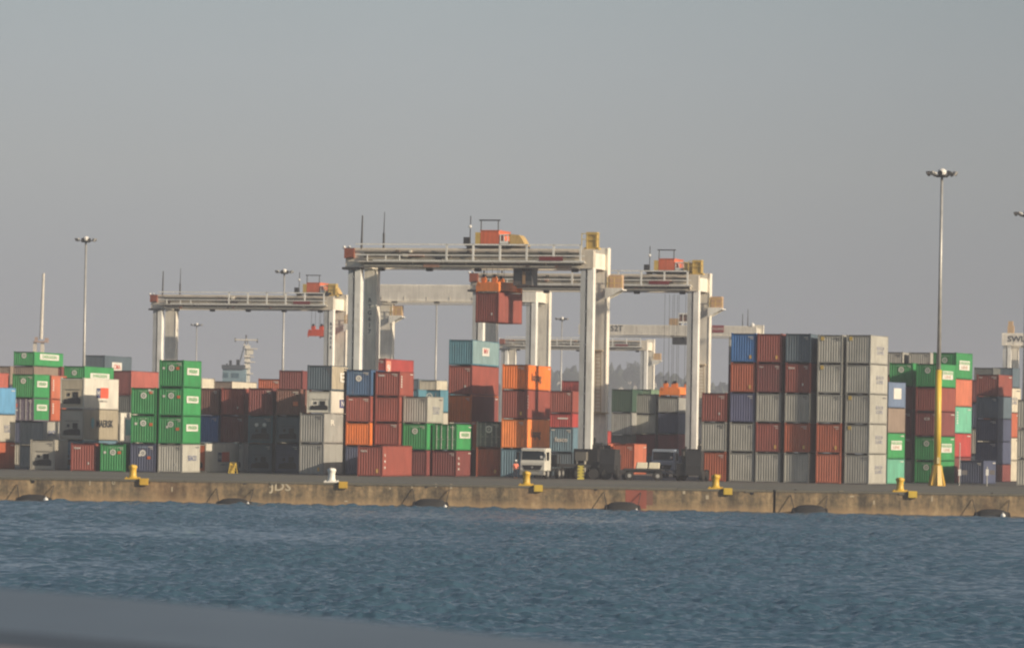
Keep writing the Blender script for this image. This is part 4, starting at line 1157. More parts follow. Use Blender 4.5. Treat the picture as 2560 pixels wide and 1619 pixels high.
cA = crane('tall white gantry crane in the middle, holding a red container', 892, 1473, 612, 455.8, trolley=0.575, cab=0.72, side_cab=(False, True), legtext=((0, 1), 'RTG617', 3.2))
cB = crane('white gantry crane at the left behind the four-high green stack', 398, 826, 732, 634, trolley=0.90, cab=None, side_cab=(False, True), top_box=True, legtext=((1, 0), 'RTG616', 2.0), legw=1.5)
cC = crane('white gantry crane right of the middle with an empty orange spreader', 1200, 1737, 677, 533, trolley=0.87, cab=None, side_cab=(False, True), lampn=5)
cD = crane('white gantry crane with a plain girder behind the hanging container', 938, 1332, 716, 588, style='plain', antennas=False, top_box=False, side_cab=(True, False), lampn=4, ladder=False, legw=1.7)
cE = crane('distant small white gantry crane with a railing seen through the middle crane', 1264, 1612, 845, 890, antennas=False, trolley=None, side_cab=(False, True), top_box=False, lampn=3, ladder=False, legw=1.5, yaw=14)
cF = crane('distant white gantry crane with a plain girder and maroon sign', 1462, 1884, 817, 790, style='plain', gdep=1.5, tint=0.8, antennas=False, top_box=False, trolley=None, side_cab=(False, False), lampn=3, ladder=False, legw=1.7, yaw=12)  # lower tint puts distance haze into the paint
cG = crane('white gantry crane cut by the right picture edge, lettered SWL', 2520, 2840, 838, 800, style='plain', antennas=False, top_box=False, trolley=None, side_cab=(False, False), lampn=3, ladder=False, legw=2.6, yaw=12)

def on_girder(cr, u, dz, s, size, color, sx=1.0):
    root, L, th, gt, gb = cr
    go = [c for c in root.children if c.name.startswith('girder')][0]
    return lettering(s, 'y', (u, -0.45, (gt + gb) / 2 + dz), size, color, go, sx)
on_girder(cF, 5.6, 0.2, '52T', 0.95, (0.05, 0.05, 0.06))
on_girder(cG, 1.5, 0.05, 'SWL', 1.0, (0.06, 0.06, 0.07), 1.1)
on_girder(cG, 5.0, 0.05, '40T', 1.0, (0.06, 0.06, 0.07))
rootF = cF[0]
LF = cF[1]
mb = MB(); mb.box(LF - 7.0, LF - 5.0, -0.52, -0.47, cF[4] + 0.5, cF[4] + 1.7); so = mb.build('sign_board', M_MARK, rootF, (0.26, 0.035, 0.04))
lettering('KALMAR', 'y', (LF - 6.0, -0.53, cF[4] + 1.1), 0.42, (0.6, 0.5, 0.45), so, 0.85)
# cab, drum and antennas riding on the far plain crane
mb = MB(); mb.box(LF * .50, LF * .50 + 1.6, 0.0, 2.5, cF[3] + 0.2, cF[3] + 1.3); mb.build('trolley', M_STEEL, rootF, (0.45, 0.30, 0.16))
mb = MB(); mb.box(LF * .555, LF * .555 + 3.0, 0.0, 2.6, cF[3] + 0.55, cF[3] + 0.8); mb.box(LF * .555, LF * .555 + 3.0, 0.0, 2.6, cF[3] + 2.0, cF[3] + 2.2)
for q in (0, 0.75, 1.5, 2.25, 2.9): mb.box(LF * .555 + q, LF * .555 + q + .12, 0, .1, cF[3] + .1, cF[3] + 2.0)
mb.build('winch_frame', M_STEEL, rootF, CWHITE)
mb = MB(); mb.box(LF * .56, LF * .56 + 2.6, 0.4, 2.2, cF[3] + 0.8, cF[3] + 1.95); mb.build('machinery_house', M_STEEL, rootF, (0.20, 0.09, 0.06))
mb = MB(); mb.box(LF * .52, LF * .52 + 2.4, 0.4, 2.6, cF[4] - 1.6, cF[4] - 0.2); mb.build('operator_cab', M_DARK, rootF)
for q, h in ((LF - 1.0, 3.0), (LF - 1.9, 2.2)):
    mb = MB(); mb.tube((q, 0, cF[3]), (q, 0, cF[3] + h), 0.1, 0.05, n=6); mb.build('antenna', M_DARK, rootF)
mb = MB(); mb.lathe([(0.2, 0), (0.35, 0.2), (0.35, 0.5), (0.1, 0.7)], (LF - 0.2, 0, cF[3]), n=10); mb.build('signal_lamp', M_LAMP, rootF)
rootG = cG[0]
mb = MB(); mb.box(-0.1, 1.0, 0.0, 1.0, cG[3], cG[3] + 1.4); mb.box(0.0, 0.8, 0.1, 0.9, cG[3] + 1.4, cG[3] + 2.2); mb.build('switch_cabin', M_STEEL, rootG, (0.58, 0.40, 0.22))
for k, ch in enumerate('LIFT'):
    lettering(ch, 'y', (2.45, 4.5, cG[4] - 0.9 - k * 0.75), 0.55, (0.42, 0.07, 0.05), rootG, name='lettering')

# the container hanging from the middle crane, and the spreaders
th = math.radians(16.0)
YH = 457.4
xh, zt_h = P(1247, 729, YH)
_, zb_h = P(1247, 806, YH)
o = make_container(xh, YH, zb_h, math.radians(22.5), 6.058, zt_h - zb_h, 'red', 'c', ['dotsb'])
tag(o, 'red container hanging in the air from the orange spreader of the middle crane', 'container', 'hoisted containers')
OR_ = (0.82, 0.24, 0.05)
spreader('orange spreader gripping the hanging red container under the middle crane', xh, YH, zt_h, math.radians(22.5), 6.058, OR_, cA[4])
ys = 546; xs, zs_ = P(1697, 991, ys)
spreader('empty orange spreader lowered onto a shaded grey container at the right', xs + 0.1, ys, zs_ + 0.13, math.radians(12) + math.atan((1697 - 1280) / FPX), 6.058, OR_, cC[4])
xs, zs_ = P(812, 841, 636)
spreader('red spreader hanging empty under the left crane', xs, 636, zs_, math.radians(14), 6.058, (0.66, 0.10, 0.05), cB[4])

# ------------------------------------------------------------------ high-mast lights
def high_mast(label, px, pytop, Y, yellow=False, z0=0.0):
    X, Zt = P(px, pytop, Y)
    o = empty('light_mast', (X, Y, z0)); tag(o, label, 'light mast', 'high mast lights over the yard')
    H = Zt - z0
    yz = 10.9
    if yellow:
        a = MB(); a.tube((0, 0, 1.9), (0, 0, yz), 0.34, 0.29, n=14); a.build('painted_base', M_PLAIN, o, (0.66, 0.46, 0.05), smooth=True)
        a = MB(); a.lathe([(0.72, 0.0), (0.72, 0.08), (0.46, 1.9), (0.40, 1.95)], n=8)
        for k in range(8):
            t = k * math.pi / 4
            a.prism([(0.4, 0.0), (0.82, 0.0), (0.46, 1.7)], 1, -0.03, 0.03) if k == 0 else None
            ca, sa = math.cos(t), math.sin(t)
            a.quad((0.45 * ca, 0.45 * sa, 0.05), (0.85 * ca, 0.85 * sa, 0.05), (0.45 * ca, 0.45 * sa, 1.75))
        a.build('base_skirt', M_PLAIN, o, (0.56, 0.36, 0.05))
        a = MB(); a.box(-0.06, 0.2, -0.42, -0.3, 2.1, 2.7); a.build('access_door', M_PLAIN, o, (0.7, 0.6, 0.3))
        a = MB(); a.tube((0, 0, yz), (0, 0, H - 0.3), 0.20, 0.12, n=14); a.build('pole', M_GALV, o, smooth=True)
    else:
        a = MB(); a.tube((0, 0, 0), (0, 0, H - 0.3), 0.24, 0.13, n=12); a.build('pole', M_GALV, o, smooth=True)
    a = MB(); a.lathe([(0.55, H - 0.42), (0.62, H - 0.34), (0.62, H - 0.22), (0.3, H - 0.18)], n=16)
    for k in range(10):
        t = k * 0.6283; ca, sa = math.cos(t), math.sin(t)
        a.bar((0.5 * ca, 0.5 * sa, H - 0.3), (1.35 * ca, 1.35 * sa, H - 0.12), 0.07)
    a.build('lamp_ring', M_DARK, o)
    a = MB(); a.lathe([(0.34, H - 0.18), (0.42, H + 0.05), (0.38, H + 0.25), (0.15, H + 0.40)], n=12); a.build('head_cover', M_LAMP, o)
    for k in range(10):
        t = k * 0.6283 + 0.1; ca, sa = math.cos(t), math.sin(t)
        l = MB()
        c = Vector((1.3 * ca, 1.3 * sa, H - 0.05)); d = Vector((ca, sa, -0.5)).normalized()
        l.tube(c - d * 0.18, c + d * 0.15, 0.13, 0.24, n=8); l.build('floodlight', M_DARK if k % 3 else M_GALV, o)
    return o
high_mast('tall light mast with a yellow painted lower pole at the right', 2355, 432, 441, True)
high_mast('grey light mast rising left of the left crane', 215, 598, 629)
high_mast('grey light mast seen behind the left crane girder', 711, 678, 742)
high_mast('far small light mast under the left crane girder', 492, 811, 1110)
high_mast('far small light mast left of the middle crane right leg', 1405, 796, 1005)
high_mast('light mast head peeping in at the right picture edge', 2568, 533, 515)
high_mast('thin far mast behind the plain girder left of the hanging container', 1092, 745, 842)

# ------------------------------------------------------------------ trucks, trailer, person, small things
TW = (0.66, 0.65, 0.58)
def truck(label, x, y, yaw, color, trailer_len=11.5):
    root = empty('lorry', (x, y, 0), -yaw); tag(root, label, 'truck', 'container lorries in the lane')
    W = 2.48; x0, x1 = -W, 0.0
    c = MB()
    c.prism([(0.0, 0.75), (0.0, 1.55), (0.10, 1.72), (0.32, 2.72), (0.55, 2.92), (2.05, 2.92), (2.1, 0.75)], 0, x0, x1)
    cab = c.build('cab', M_PLAIN, root, color)
    bv = cab.modifiers.new('bevel', 'BEVEL'); bv.width = 0.09; bv.segments = 2
    q = MB()
    def fq(xa, xb, ya, za, yb, zb, d=0.02): q.quad((xa, ya - d, za), (xb, ya - d, za), (xb, yb - d, zb), (xa, yb - d, zb))
    fq(x0 + 0.16, x1 - 0.16, 0.115, 1.80, 0.295, 2.62, 0.012); q.build('windscreen', M_GLASS, cab)
    q = MB(); q.box(x1 - 0.004, x1 + 0.008, 0.55, 1.45, 1.85, 2.55); q.build('side_window', M_GLASS, cab)
    q = MB(); q.prism([(x0 + 0.25, 1.30), (x1 - 0.25, 1.30), (x1 - 0.45, 0.86), (x0 + 0.45, 0.86)], 1, -0.03, 0.02); gr = q.build('grille', M_BLACK, root)
    q = MB(); q.tube((-W / 2, -0.03, 1.1), (-W / 2, -0.06, 1.1), 0.11, n=14); q.build('round_badge', M_GALV, gr)
    q = MB(); q.box(x0 + 0.02, x1 - 0.02, -0.12, 0.3, 0.38, 0.72); q.box(x0 + 0.5, x1 - 0.5, -0.15, -0.12, 0.45, 0.62); bpr = q.build('bumper', M_PLAIN, root, tuple(cc * 0.62 for cc in color))
    for xx in (x0 + 0.12, x1 - 0.52):
        q = MB(); q.box(xx, xx + 0.4, -0.15, -0.11, 0.52, 0.74); q.build('headlight', M_GALV, root)
    for sx, xx in ((-1, x0), (1, x1)):
        q = MB(); q.box(xx + sx * 0.26 - 0.1, xx + sx * 0.26 + 0.1, 0.1, 0.2, 1.75, 2.5); q.bar((xx, 0.2, 2.5), (xx + sx * 0.26, 0.15, 2.45), 0.05); q.build('mirror', M_BLACK, root)
    q = MB(); q.box(x0 + 0.1, x1 - 0.1, 0.0, 0.18, 2.74, 2.84); q.build('sun_visor', M_PLAIN, cab, tuple(cc * 0.9 for cc in color))
    q = MB(); q.box(x1 - 0.50, x1 - 0.26, 0.135, 0.14, 1.95, 2.2); q.build('windscreen_sticker', M_LAMP, cab); 
    q = MB(); q.box(x0 + 0.75, x1 - 0.75, 0.3, 7.0, 0.72, 0.98); q.box(x0 + 0.3, x1 - 0.3, 2.2, 2.5, 0.7, 2.5); q.build('chassis', M_DARK, root)
    for yy in (1.2, 5.0, 6.3):
        for xx in (x0 + 0.18, x1 - 0.18):
            w = MB(); w.lathe([(0.28, -0.17), (0.48, -0.18), (0.52, -0.1), (0.52, 0.1), (0.48, 0.18), (0.28, 0.17)], (xx, yy, 0.52), n=16, axis=0); wo = w.build('wheel', M_RUBBER, root)
            h = MB(); h.lathe([(0.27, -0.19), (0.27, 0.19)], (xx, yy, 0.52), n=12, axis=0); h.build('rim', M_GALV, wo)
    return root
def trailer(label, x, y, yaw, ln=12.0):
    root = empty('skeleton_trailer', (x, y, 0), -yaw); tag(root, label, 'trailer', 'skeleton trailers in the lane')
    W = 2.48
    f = MB()
    for xx in (-W * 0.66, -W * 0.34): f.box(xx - 0.08, xx + 0.08, 0, ln, 1.12, 1.42)
    for yy in (0.0, ln * 0.33, ln * 0.66, ln - 0.2): f.box(-W, 0, yy, yy + 0.2, 1.16, 1.38)
    f.build('frame', M_DARK, root)
    f = MB(); f.box(-W + 0.1, -0.1, 0.0, 0.12, 1.38, 2.3); f.box(-W + 0.2, -0.2, -0.02, 0.0, 1.5, 2.2); f.build('headboard', M_DARK, root)
    for yy in (ln - 3.6, ln - 2.3, ln - 1.0):
        for xx in (-W + 0.2, -0.2):
            w = MB(); w.lathe([(0.28, -0.2), (0.5, -0.2), (0.52, -0.1), (0.52, 0.1), (0.5, 0.2), (0.28, 0.2)], (xx, yy, 0.52), n=14, axis=0); w.build('wheel', M_RUBBER, root)
    for xx in (-W * 0.75, -W * 0.25):
        w = MB(); w.box(xx - .06, xx + .06, 2.6, 2.75, 0.1, 1.15); w.build('landing_leg', M_DARK, root)
xt = PXZ(1362, 1.5, 444)
truck('white cab-over lorry facing the water beside the blue container', xt, 444, math.radians(17), TW)
trailer('dark skeleton trailer hitched behind the white lorry', xt + 4.2 * math.sin(math.radians(17)) + 0.0, 444 + 4.2, math.radians(24), 11.0)
xt2 = PXZ(1686, 1.5, 486)
truck('pale blue lorry standing in the shade left of the right block', xt2, 486, math.radians(15), (0.30, 0.36, 0.44))

def yard_cart(label, x, y, yaw):
    root = empty('flatbed_cart', (x, y, 0), -yaw); tag(root, label, 'cart')
    a = MB(); a.box(-3.4, 0.4, 0, 2.2, 0.95, 1.12); a.box(-3.2, 0.2, 0.3, 1.9, 0.75, 0.95); a.build('deck', M_DARK, root)
    for xx in (-2.9, -0.2):
        for yy in (0.25, 1.95):
            w = MB(); w.lathe([(0.2, -0.15), (0.42, -0.16), (0.45, -0.08), (0.45, 0.08), (0.42, 0.16), (0.2, 0.15)], (xx, yy, 0.45), n=14, axis=1); wo = w.build('wheel', M_RUBBER, root)
            h = MB(); h.lathe([(0.19, -0.17), (0.19, 0.17)], (xx, yy, 0.45), n=10, axis=1); h.build('rim', M_GALV, wo)
    a = MB(); a.bar((0.4, 1.1, 1.0), (1.8, 1.1, 0.5), 0.12); a.build('drawbar', M_DARK, root)
    return root
YC = 446
xc = PXZ(1650, 1.3, YC)
yard_cart('low dark flatbed cart carrying two cream barriers', xc, YC, 0.0)
for k, (lab, px) in enumerate((('cream plastic barrier on the flatbed cart, nearer the orange container', 1619), ('cream plastic barrier on the flatbed cart, nearer the shaded lorry', 1650))):
    x1_ = PXZ(px, 1.4, YC)
    a = MB(); a.prism([(-1.12, 1.125), (-0.04, 1.125), (0.0, 1.72), (-1.0, 1.72)], 1, 0.1, 1.6)
    b_ = a.build('plastic_barrier', M_PLAIN, None, (0.76, 0.72, 0.56)); b_.location = (x1_, YC, 0.0)
    bv = b_.modifiers.new('bevel', 'BEVEL'); bv.width = 0.06; bv.segments = 2
    tag(b_, lab, 'barrier', 'cream barriers on the cart')

xk = PXZ(1398, 1.0, 447.0)
trailer('dark empty skeleton trailer parked across the lane behind the yellow hazard board', xk, 449.3, math.radians(90), 5.6)
def filler_tractor(label, x, y, yaw):  # dark filler added to deepen the lane, one in place of a crane bogie
    root = empty('filler_tractor', (x, y, 0), -yaw); tag(root, label, 'tractor')
    a = MB(); a.prism([(0.0, 0.6), (0.0, 1.5), (0.25, 2.9), (1.7, 2.9), (1.7, 0.6)], 0, -1.5, 0.0); c_b = a.build('cab', M_DARK, root)
    a = MB(); a.quad((-1.4, 0.05, 1.65), (-0.1, 0.05, 1.65), (-0.1, 0.24, 2.75), (-1.4, 0.24, 2.75)); a.build('windscreen', M_GLASS, c_b)
    a = MB(); a.box(-2.4, 0.05, 0.15, 4.6, 0.55, 0.95); a.box(-2.4, -1.6, 0.2, 1.8, 0.95, 1.7); a.box(-2.2, -0.2, 2.2, 2.6, 0.95, 2.4); a.build('chassis', M_BLACK, root)
    a = MB(); a.tube((-1.8, 1.9, 0.9), (-1.8, 1.9, 3.3), 0.09, n=8); a.build('exhaust', M_DARK, root)
    for yy in (0.9, 3.6):
        for xx in (-2.3, -0.05):
            w = MB(); w.lathe([(0.26, -0.2), (0.5, -0.21), (0.55, -0.1), (0.55, 0.1), (0.5, 0.21), (0.26, 0.2)], (xx, yy, 0.55), n=16, axis=0); wo = w.build('wheel', M_RUBBER, root)
            h = MB(); h.lathe([(0.25, -0.22), (0.25, 0.22)], (xx, yy, 0.55), n=12, axis=0); h.build('rim', M_DARK, wo)
filler_tractor('added black tractor filling the dark of the crane bogie beside the right block', PXZ(1752, 1.0, 447.5), 447.5, math.radians(12))
filler_tractor('added black tractor filling the dark lane right of the yellow hazard board', PXZ(1535, 1.0, 449.0), 449.0, math.radians(20))
# yellow hazard board by the crane leg
x = PXZ(1452, 0.6, 447)
o = empty('hazard_board', (x, 447, 0)); tag(o, 'yellow hazard board with dark stripes beside the white lorry', 'hazard board')
a = MB(); a.box(-0.33, 0.33, 0, 0.06, 0.0, 1.32); a.build('board', M_PLAIN, o, (0.55, 0.47, 0.08))
a = MB()
for z in (0.12, 0.42, 0.72, 1.02): a.prism([(-0.33, z), (-0.05, z + 0.13), (-0.33, z + 0.22)], 1, -0.01, 0.0); a.prism([(0.33, z + .04), (0.1, z + 0.2), (0.33, z + 0.26)], 1, -0.01, 0.0)
a.build('stripe', M_MARK, o, (0.10, 0.09, 0.05))
a = MB(); a.box(-0.3, -0.2, 0.06, 0.7, 0, 0.08); a.box(0.2, 0.3, 0.06, 0.7, 0, 0.08); a.build('foot', M_DARK, o)

# yellow trestle by the white reefer
x = PXZ(583, 0.5, 450)
o = empty('trestle', (x, 449, 0)); tag(o, 'yellow trestle ladder leaning by the white reefer with a teal emblem', 'trestle')
a = MB()
for sx in (-0.42, 0.2):
    a.bar((sx - 0.05, 0, 0), (sx + 0.14, 0.45, 1.3), 0.11); a.bar((sx + 0.33, 0.9, 0), (sx + 0.14, 0.45, 1.3), 0.11)
a.build('frame', M_PLAIN, o, (0.62, 0.45, 0.06))
a = MB(); a.prism([(-0.44, 0.0), (0.22, 0.0), (0.26, 1.2), (-0.22, 1.2)], 1, 0.52, 0.56); a.build('side_plate', M_PLAIN, o, (0.60, 0.43, 0.08))
o.scale = (0.8, 0.8, 0.8)
for z in (0.3, 0.62, 0.94, 1.25):
    b_ = MB(); f = z / 1.3; b_.box(-0.47 + 0.19 * f, 0.3 + 0.14 * f, 0.45 * f - .08, 0.45 * f + .08, z, z + 0.05); b_.build('step', M_PLAIN, o, (0.50, 0.36, 0.06))

# two marker posts in the shade at the right
for px, pyt, lab in ((2400, 1106, 'thin tall marker post with a white plate right of the yellow mast'), (2468, 1166, 'short marker post with a white plate by the navy container')):
    Yp = 447; X, Zt = P(px, pyt, Yp)
    o = empty('marker_post', (X, Yp, 0)); tag(o, lab, 'post', 'marker posts in the shade')
    a = MB(); a.tube((0, 0, 0), (0, 0, Zt), 0.045, n=8); a.build('post', M_GALV, o)
    zz = P(px, 1180, Yp)[1]
    a = MB(); a.box(-0.12, 0.14, -0.06, -0.045, zz - 0.3, zz + 0.3); a.build('plate', M_LAMP, o)
    a = MB(); a.box(0.25, 0.75, -0.05, 0.0, zz - 0.22, zz + 0.22); a.bar((0.1, -0.03, zz), (0.3, -0.03, zz), 0.05); a.build('sunlit_patch', M_PLAIN, o, (0.16, 0.15, 0.15))

# the dock worker
def skinned(name, verts, edges, radii, mat, parent=None, color=None, root=0):
    me = bpy.data.meshes.new(name)
    me.from_pydata(verts, edges, []); me.update()
    o = link(name, me, mat, parent, color)
    md = o.modifiers.new('skin', 'SKIN')
    for i, r in enumerate(radii):
        sv = me.skin_vertices[0].data[i]; sv.radius = (r, r) if not isinstance(r, tuple) else r; sv.use_root = (i == root)
    sb = o.modifiers.new('subsurf', 'SUBSURF'); sb.levels = 2; sb.render_levels = 2
    return o
Xp = PXZ(1289, 0.9, 443.5)
V = [(0, 0, 0.92), (0, 0, 1.12), (0, 0, 1.36), (0, -0.01, 1.50), (0, -0.02, 1.60), (0, -0.02, 1.70),
     (-0.10, 0, 0.88), (-0.12, -0.03, 0.50), (-0.12, 0.02, 0.09), (-0.12, -0.14, 0.04),
     (0.10, 0, 0.88), (0.13, 0.05, 0.50), (0.13, 0.12, 0.09), (0.14, -0.03, 0.04),
     (-0.20, 0, 1.38), (-0.25, 0.03, 1.10), (-0.24, -0.10, 0.86), (-0.24, -0.13, 0.78),
     (0.20, 0, 1.38), (0.26, 0.02, 1.10), (0.22, -0.16, 0.95), (0.20, -0.24, 0.93)]
E = [(0, 1), (1, 2), (2, 3), (3, 4), (4, 5), (0, 6), (6, 7), (7, 8), (8, 9), (0, 10), (10, 11), (11, 12), (12, 13), (2, 14), (14, 15), (15, 16), (16, 17), (2, 18), (18, 19), (19, 20), (20, 21)]
R = [0.14, 0.13, 0.15, 0.06, 0.10, 0.09, 0.09, 0.065, 0.05, 0.04, 0.09, 0.065, 0.05, 0.04, 0.065, 0.05, 0.04, 0.035, 0.065, 0.05, 0.04, 0.035]
per = empty('person', (Xp, 443.5, 0), 0.3); tag(per, 'person in an orange vest and white helmet standing by the blue container', 'person')
per.scale = (0.98, 0.98, 0.98)
body = skinned('body', V, E, R, M_SKIN, per)
skinned('trousers', [V[0], V[6], V[7], (-0.12, 0.02, 0.12), V[10], V[11], (0.13, 0.12, 0.12), (0, 0, 1.02)], [(0, 1), (1, 2), (2, 3), (0, 4), (4, 5), (5, 6), (0, 7)], [0.155, 0.11, 0.085, 0.07, 0.11, 0.085, 0.07, 0.15], plain('navy_cloth', (0.02, 0.025, 0.045), 0.9), per)
skinned('vest', [(0, 0, 0.93), (0, 0, 1.12), (0, 0, 1.36), (-0.19, 0, 1.39), (0.19, 0, 1.39), (-0.24, 0.02, 1.18), (0.25, 0.01, 1.18)], [(0, 1), (1, 2), (2, 3), (2, 4), (3, 5), (4, 6)], [0.17, 0.16, 0.18, 0.085, 0.085, 0.07, 0.07], plain('orange_vest', (0.95, 0.24, 0.15), 0.85), per)
a = MB(); a.lathe([(0.155, 1.69), (0.13, 1.70), (0.125, 1.76), (0.09, 1.82), (0.02, 1.845)], (0, -0.02, 0), n=14); a.build('helmet', M_LAMP, per, smooth=True)
a = MB(); a.box(-0.05, -0.02, -0.125, -0.10, 1.61, 1.63); a.box(0.02, 0.05, -0.125, -0.10, 1.61, 1.63); a.prism([(-0.13, 1.56), (-0.10, 1.56), (-0.10, 1.61)], 0, -0.015, 0.015); a.build('face', M_BLACK, per)

# ------------------------------------------------------------------ ships and hills behind the yard
YS = 1225
def ship_bridge():
    X, _ = P(598, 950, YS); px = FPX / YS
    o = empty('cargo_ship', (X, YS, WZ)); tag(o, 'far ship with a blue deckhouse, dark funnels and white mast', 'ship')
    def bx(name, x0, x1, y0, y1, col, mat=M_PLAIN, dy=(0, 12)):
        a = MB(); xa = (x0 - 598) / px; xb = (x1 - 598) / px
        za = P(598, y1, YS)[1] - WZ; zb = P(598, y0, YS)[1] - WZ
        a.box(xa, xb, dy[0], dy[1], za, zb); return a.build(name, mat, o, col)
    hull = MB(); hull.prism([(-60, -1), (70, -1), (78, 9), (-64, 9)], 1, -3, 17); hull.build('hull', M_PLAIN, o, (0.04, 0.05, 0.07))
    dh = bx('deckhouse', 556, 615, 922, 1120, (0.17, 0.27, 0.32))
    for x0, x1 in ((558, 570), (579, 597)):
        w = bx('window', x0, x1, 932, 944, (0.04, 0.10, 0.14), dy=(-0.1, 0.0)); 
    bx('funnel_casing', 554, 612, 912, 922, (0.035, 0.045, 0.06), dy=(-0.6, 12.6))
    for x0, x1, y0 in ((569, 576, 900), (587, 596, 898), (562, 566, 908)):
        a = MB(); xa = ((x0 + x1) / 2 - 598) / px; r = (x1 - x0) / 2 / px
        z0 = P(598, 913, YS)[1] - WZ; z1 = P(598, y0, YS)[1] - WZ
        a.tube((xa, 5, z0), (xa, 5, z1), r, n=10); a.build('funnel', M_BLACK, o)
    a = MB(); z0 = 4.0; z1 = P(598, 862, YS)[1] - WZ; zq = P(598, 848, YS)[1] - WZ
    xm = (616 - 598) / px
    a.box(xm - 0.7, xm + 0.7, 2, 4, z0, z1)
    a.bar((xm - 2.0, 3, P(598, 905, YS)[1] - WZ), (xm - 0.5, 3, zq), 0.35); a.bar((xm + 0.2, 3, z1), (xm - 0.4, 3, zq + 0.5), 0.3)
    a.build('mast', M_PLAIN, o, (0.66, 0.63, 0.55))
    for (x0, x1, y) in ((607, 632, 892), (600, 624, 920), (612, 634, 905), (614, 630, 934), (613, 640, 872), (585, 640, 850)):
        zz = P(598, y, YS)[1] - WZ
        a = MB(); a.box((x0 - 598) / px, (x1 - 598) / px, 1.5, 4.5, zz, zz + 0.3); a.build('mast_platform', M_PLAIN, o, (0.62, 0.58, 0.5))
    zz = P(598, 885, YS)[1] - WZ
    a = MB(); a.box((614 - 598) / px, (630 - 598) / px, 1.8, 4.2, zz, zz + 1.6); a.build('radar_house', M_PLAIN, o, (0.66, 0.62, 0.52))
    a = MB()
    for x0, y in ((585, 848), (640, 849), (612, 840)): a.tube(((x0 - 598) / px, 3, P(598, y + 6, YS)[1] - WZ), ((x0 - 598) / px, 3, P(598, y - 4, YS)[1] - WZ), 0.2, n=6)
    a.build('aerial', M_DARK, o)
ship_bridge()
def white_mast():
    X, Zt = P(109, 683, YS - 15)
    o = empty('signal_mast', (X, YS - 15, WZ)); tag(o, 'slender white mast rising behind the green containers at the far left', 'mast')
    H = Zt - WZ; zb = P(105, 850, YS)[1] - WZ
    a = MB(); a.tube((-0.4, 0, zb), (0, 0, H), 0.50, 0.32, n=10); a.build('mast_pole', M_PLAIN, o, (0.68, 0.64, 0.55))
    for sx in (-1.6, 0.3):
        a = MB(); a.box(sx - 0.4 - .35, sx - 0.4 + .55, -0.5, 0.5, 0, zb - 0.6); a.build('mast_leg', M_PLAIN, o, (0.66, 0.60, 0.50))
    a = MB(); a.box(-2.2, 1.5, -1, 1, zb - 0.9, zb - 0.5); a.box(-2.0, -1.2, -.5, .5, zb - .5, zb + .5); a.box(0.6, 1.6, -.4, .4, zb - 0.5, zb + 0.3); a.build('mast_platform', M_PLAIN, o, (0.40, 0.28, 0.22))
white_mast()

# wooded hills far behind
M_WOOD = plain('hill_wood', (0.035, 0.048, 0.028), 0.95, 0, 0.5, 0.06)
def hills():
    Yh = 2800
    pts = [(1180, 966), (1330, 955), (1395, 930), (1420, 925), (1450, 932), (1480, 920), (1510, 934), (1545, 918), (1580, 930), (1640, 934), (1690, 945), (1800, 962), (1900, 975)]
    co = [P(px, py, Yh) for px, py in pts]
    global HX, HZ
    HX = [c[0] for c in co]; HZ = [c[1] for c in co]
    xs = np.linspace(co[0][0] - 40, co[-1][0] + 60, 150)
    zs_ = np.interp(xs, [c[0] for c in co], [c[1] for c in co])
    rng = np.random.default_rng(3)
    vs = []; fs = []
    NR = 26
    for j in range(NR):
        f = j / (NR - 1)
        prof = math.sin(min(1, f / 0.65) * math.pi / 2) if f < 0.65 else math.cos((f - 0.65) / 0.35 * math.pi / 2)
        for x_, z_ in zip(xs, zs_):
            vs.append((x_, Yh - 60 + 160 * f, -2.0 + max(0, prof) * (z_ + 2) * (1 + 0.06 * rng.normal())))
    nx = len(xs)
    for j in range(NR - 1):
        for k in range(nx - 1): fs.append((j * nx + k, j * nx + k + 1, (j + 1) * nx + k + 1, (j + 1) * nx + k))
    mb = MB(); mb.v = vs; mb.f = fs
    tag(mb.build('hills', M_WOOD), kind='structure')
hills()
def slope_y(x, z):
    f = min(1, max(0.02, (z + 2) / (float(np.interp(x, HX, HZ)) + 2)))
    return 2740 + 160 * 0.65 * math.asin(f) * 2 / math.pi
def far_tree(label, px, pyt, wpx, Y):
    X, Zt = P(px, pyt, Y); k = FPX / Y
    z0 = max(0.0, Zt - wpx / k * 1.5); Y = slope_y(X, z0 - 0.5)
    X, Zt = P(px, pyt, Y)
    o = empty('broadleaf_tree', (X, Y, z0)); Zt -= z0; tag(o, label, 'tree', 'dark trees on the far hill')
    r = wpx / 2 / k; H = Zt; zc = H - r * 1.2
    a = MB(); a.tube((0, 0, 0), (0.3, 0, zc), 0.7, 0.35, n=8)
    for q in range(6):
        t = q * 1.05; a.tube((0.2, 0, zc - r * .6), (math.cos(t) * r * .6, math.sin(t) * r * .6, zc + r * .3), 0.25, 0.1, n=5)
    a.build('trunk', plain('bark', (0.06, 0.045, 0.03), 0.9), o)
    c = MB(); rng = random.Random(int(px))
    for q in range(2600):
        while True:
            d = Vector((rng.uniform(-1, 1), rng.uniform(-1, 1), rng.uniform(-1, 1)))
            if 0.15 < d.length < 1: break
        bump = 1 + 0.28 * math.sin(d.x * 5 + 1) * math.sin(d.y * 4) + 0.2 * math.sin(d.z * 6 + d.x * 3)
        p = Vector((d.x * r * bump, d.y * r * bump, zc + d.z * r * 1.15 * bump))
        u = Vector((rng.gauss(0, 1), rng.gauss(0, 1), rng.gauss(0, 1))).normalized(); w = u.orthogonal().normalized()
        s = r * rng.uniform(0.05, 0.10)
        c.quad(p - u * s, p + w * s * .8, p + u * s, p - w * s * .8)
    c.build('crown', M_WOOD, o)
far_tree('round dark tree on the far hill left of the distant crane leg', 1586, 903, 44, 2750)
far_tree('low dark tree clump on the far hill behind the red container', 1432, 922, 46, 2750)
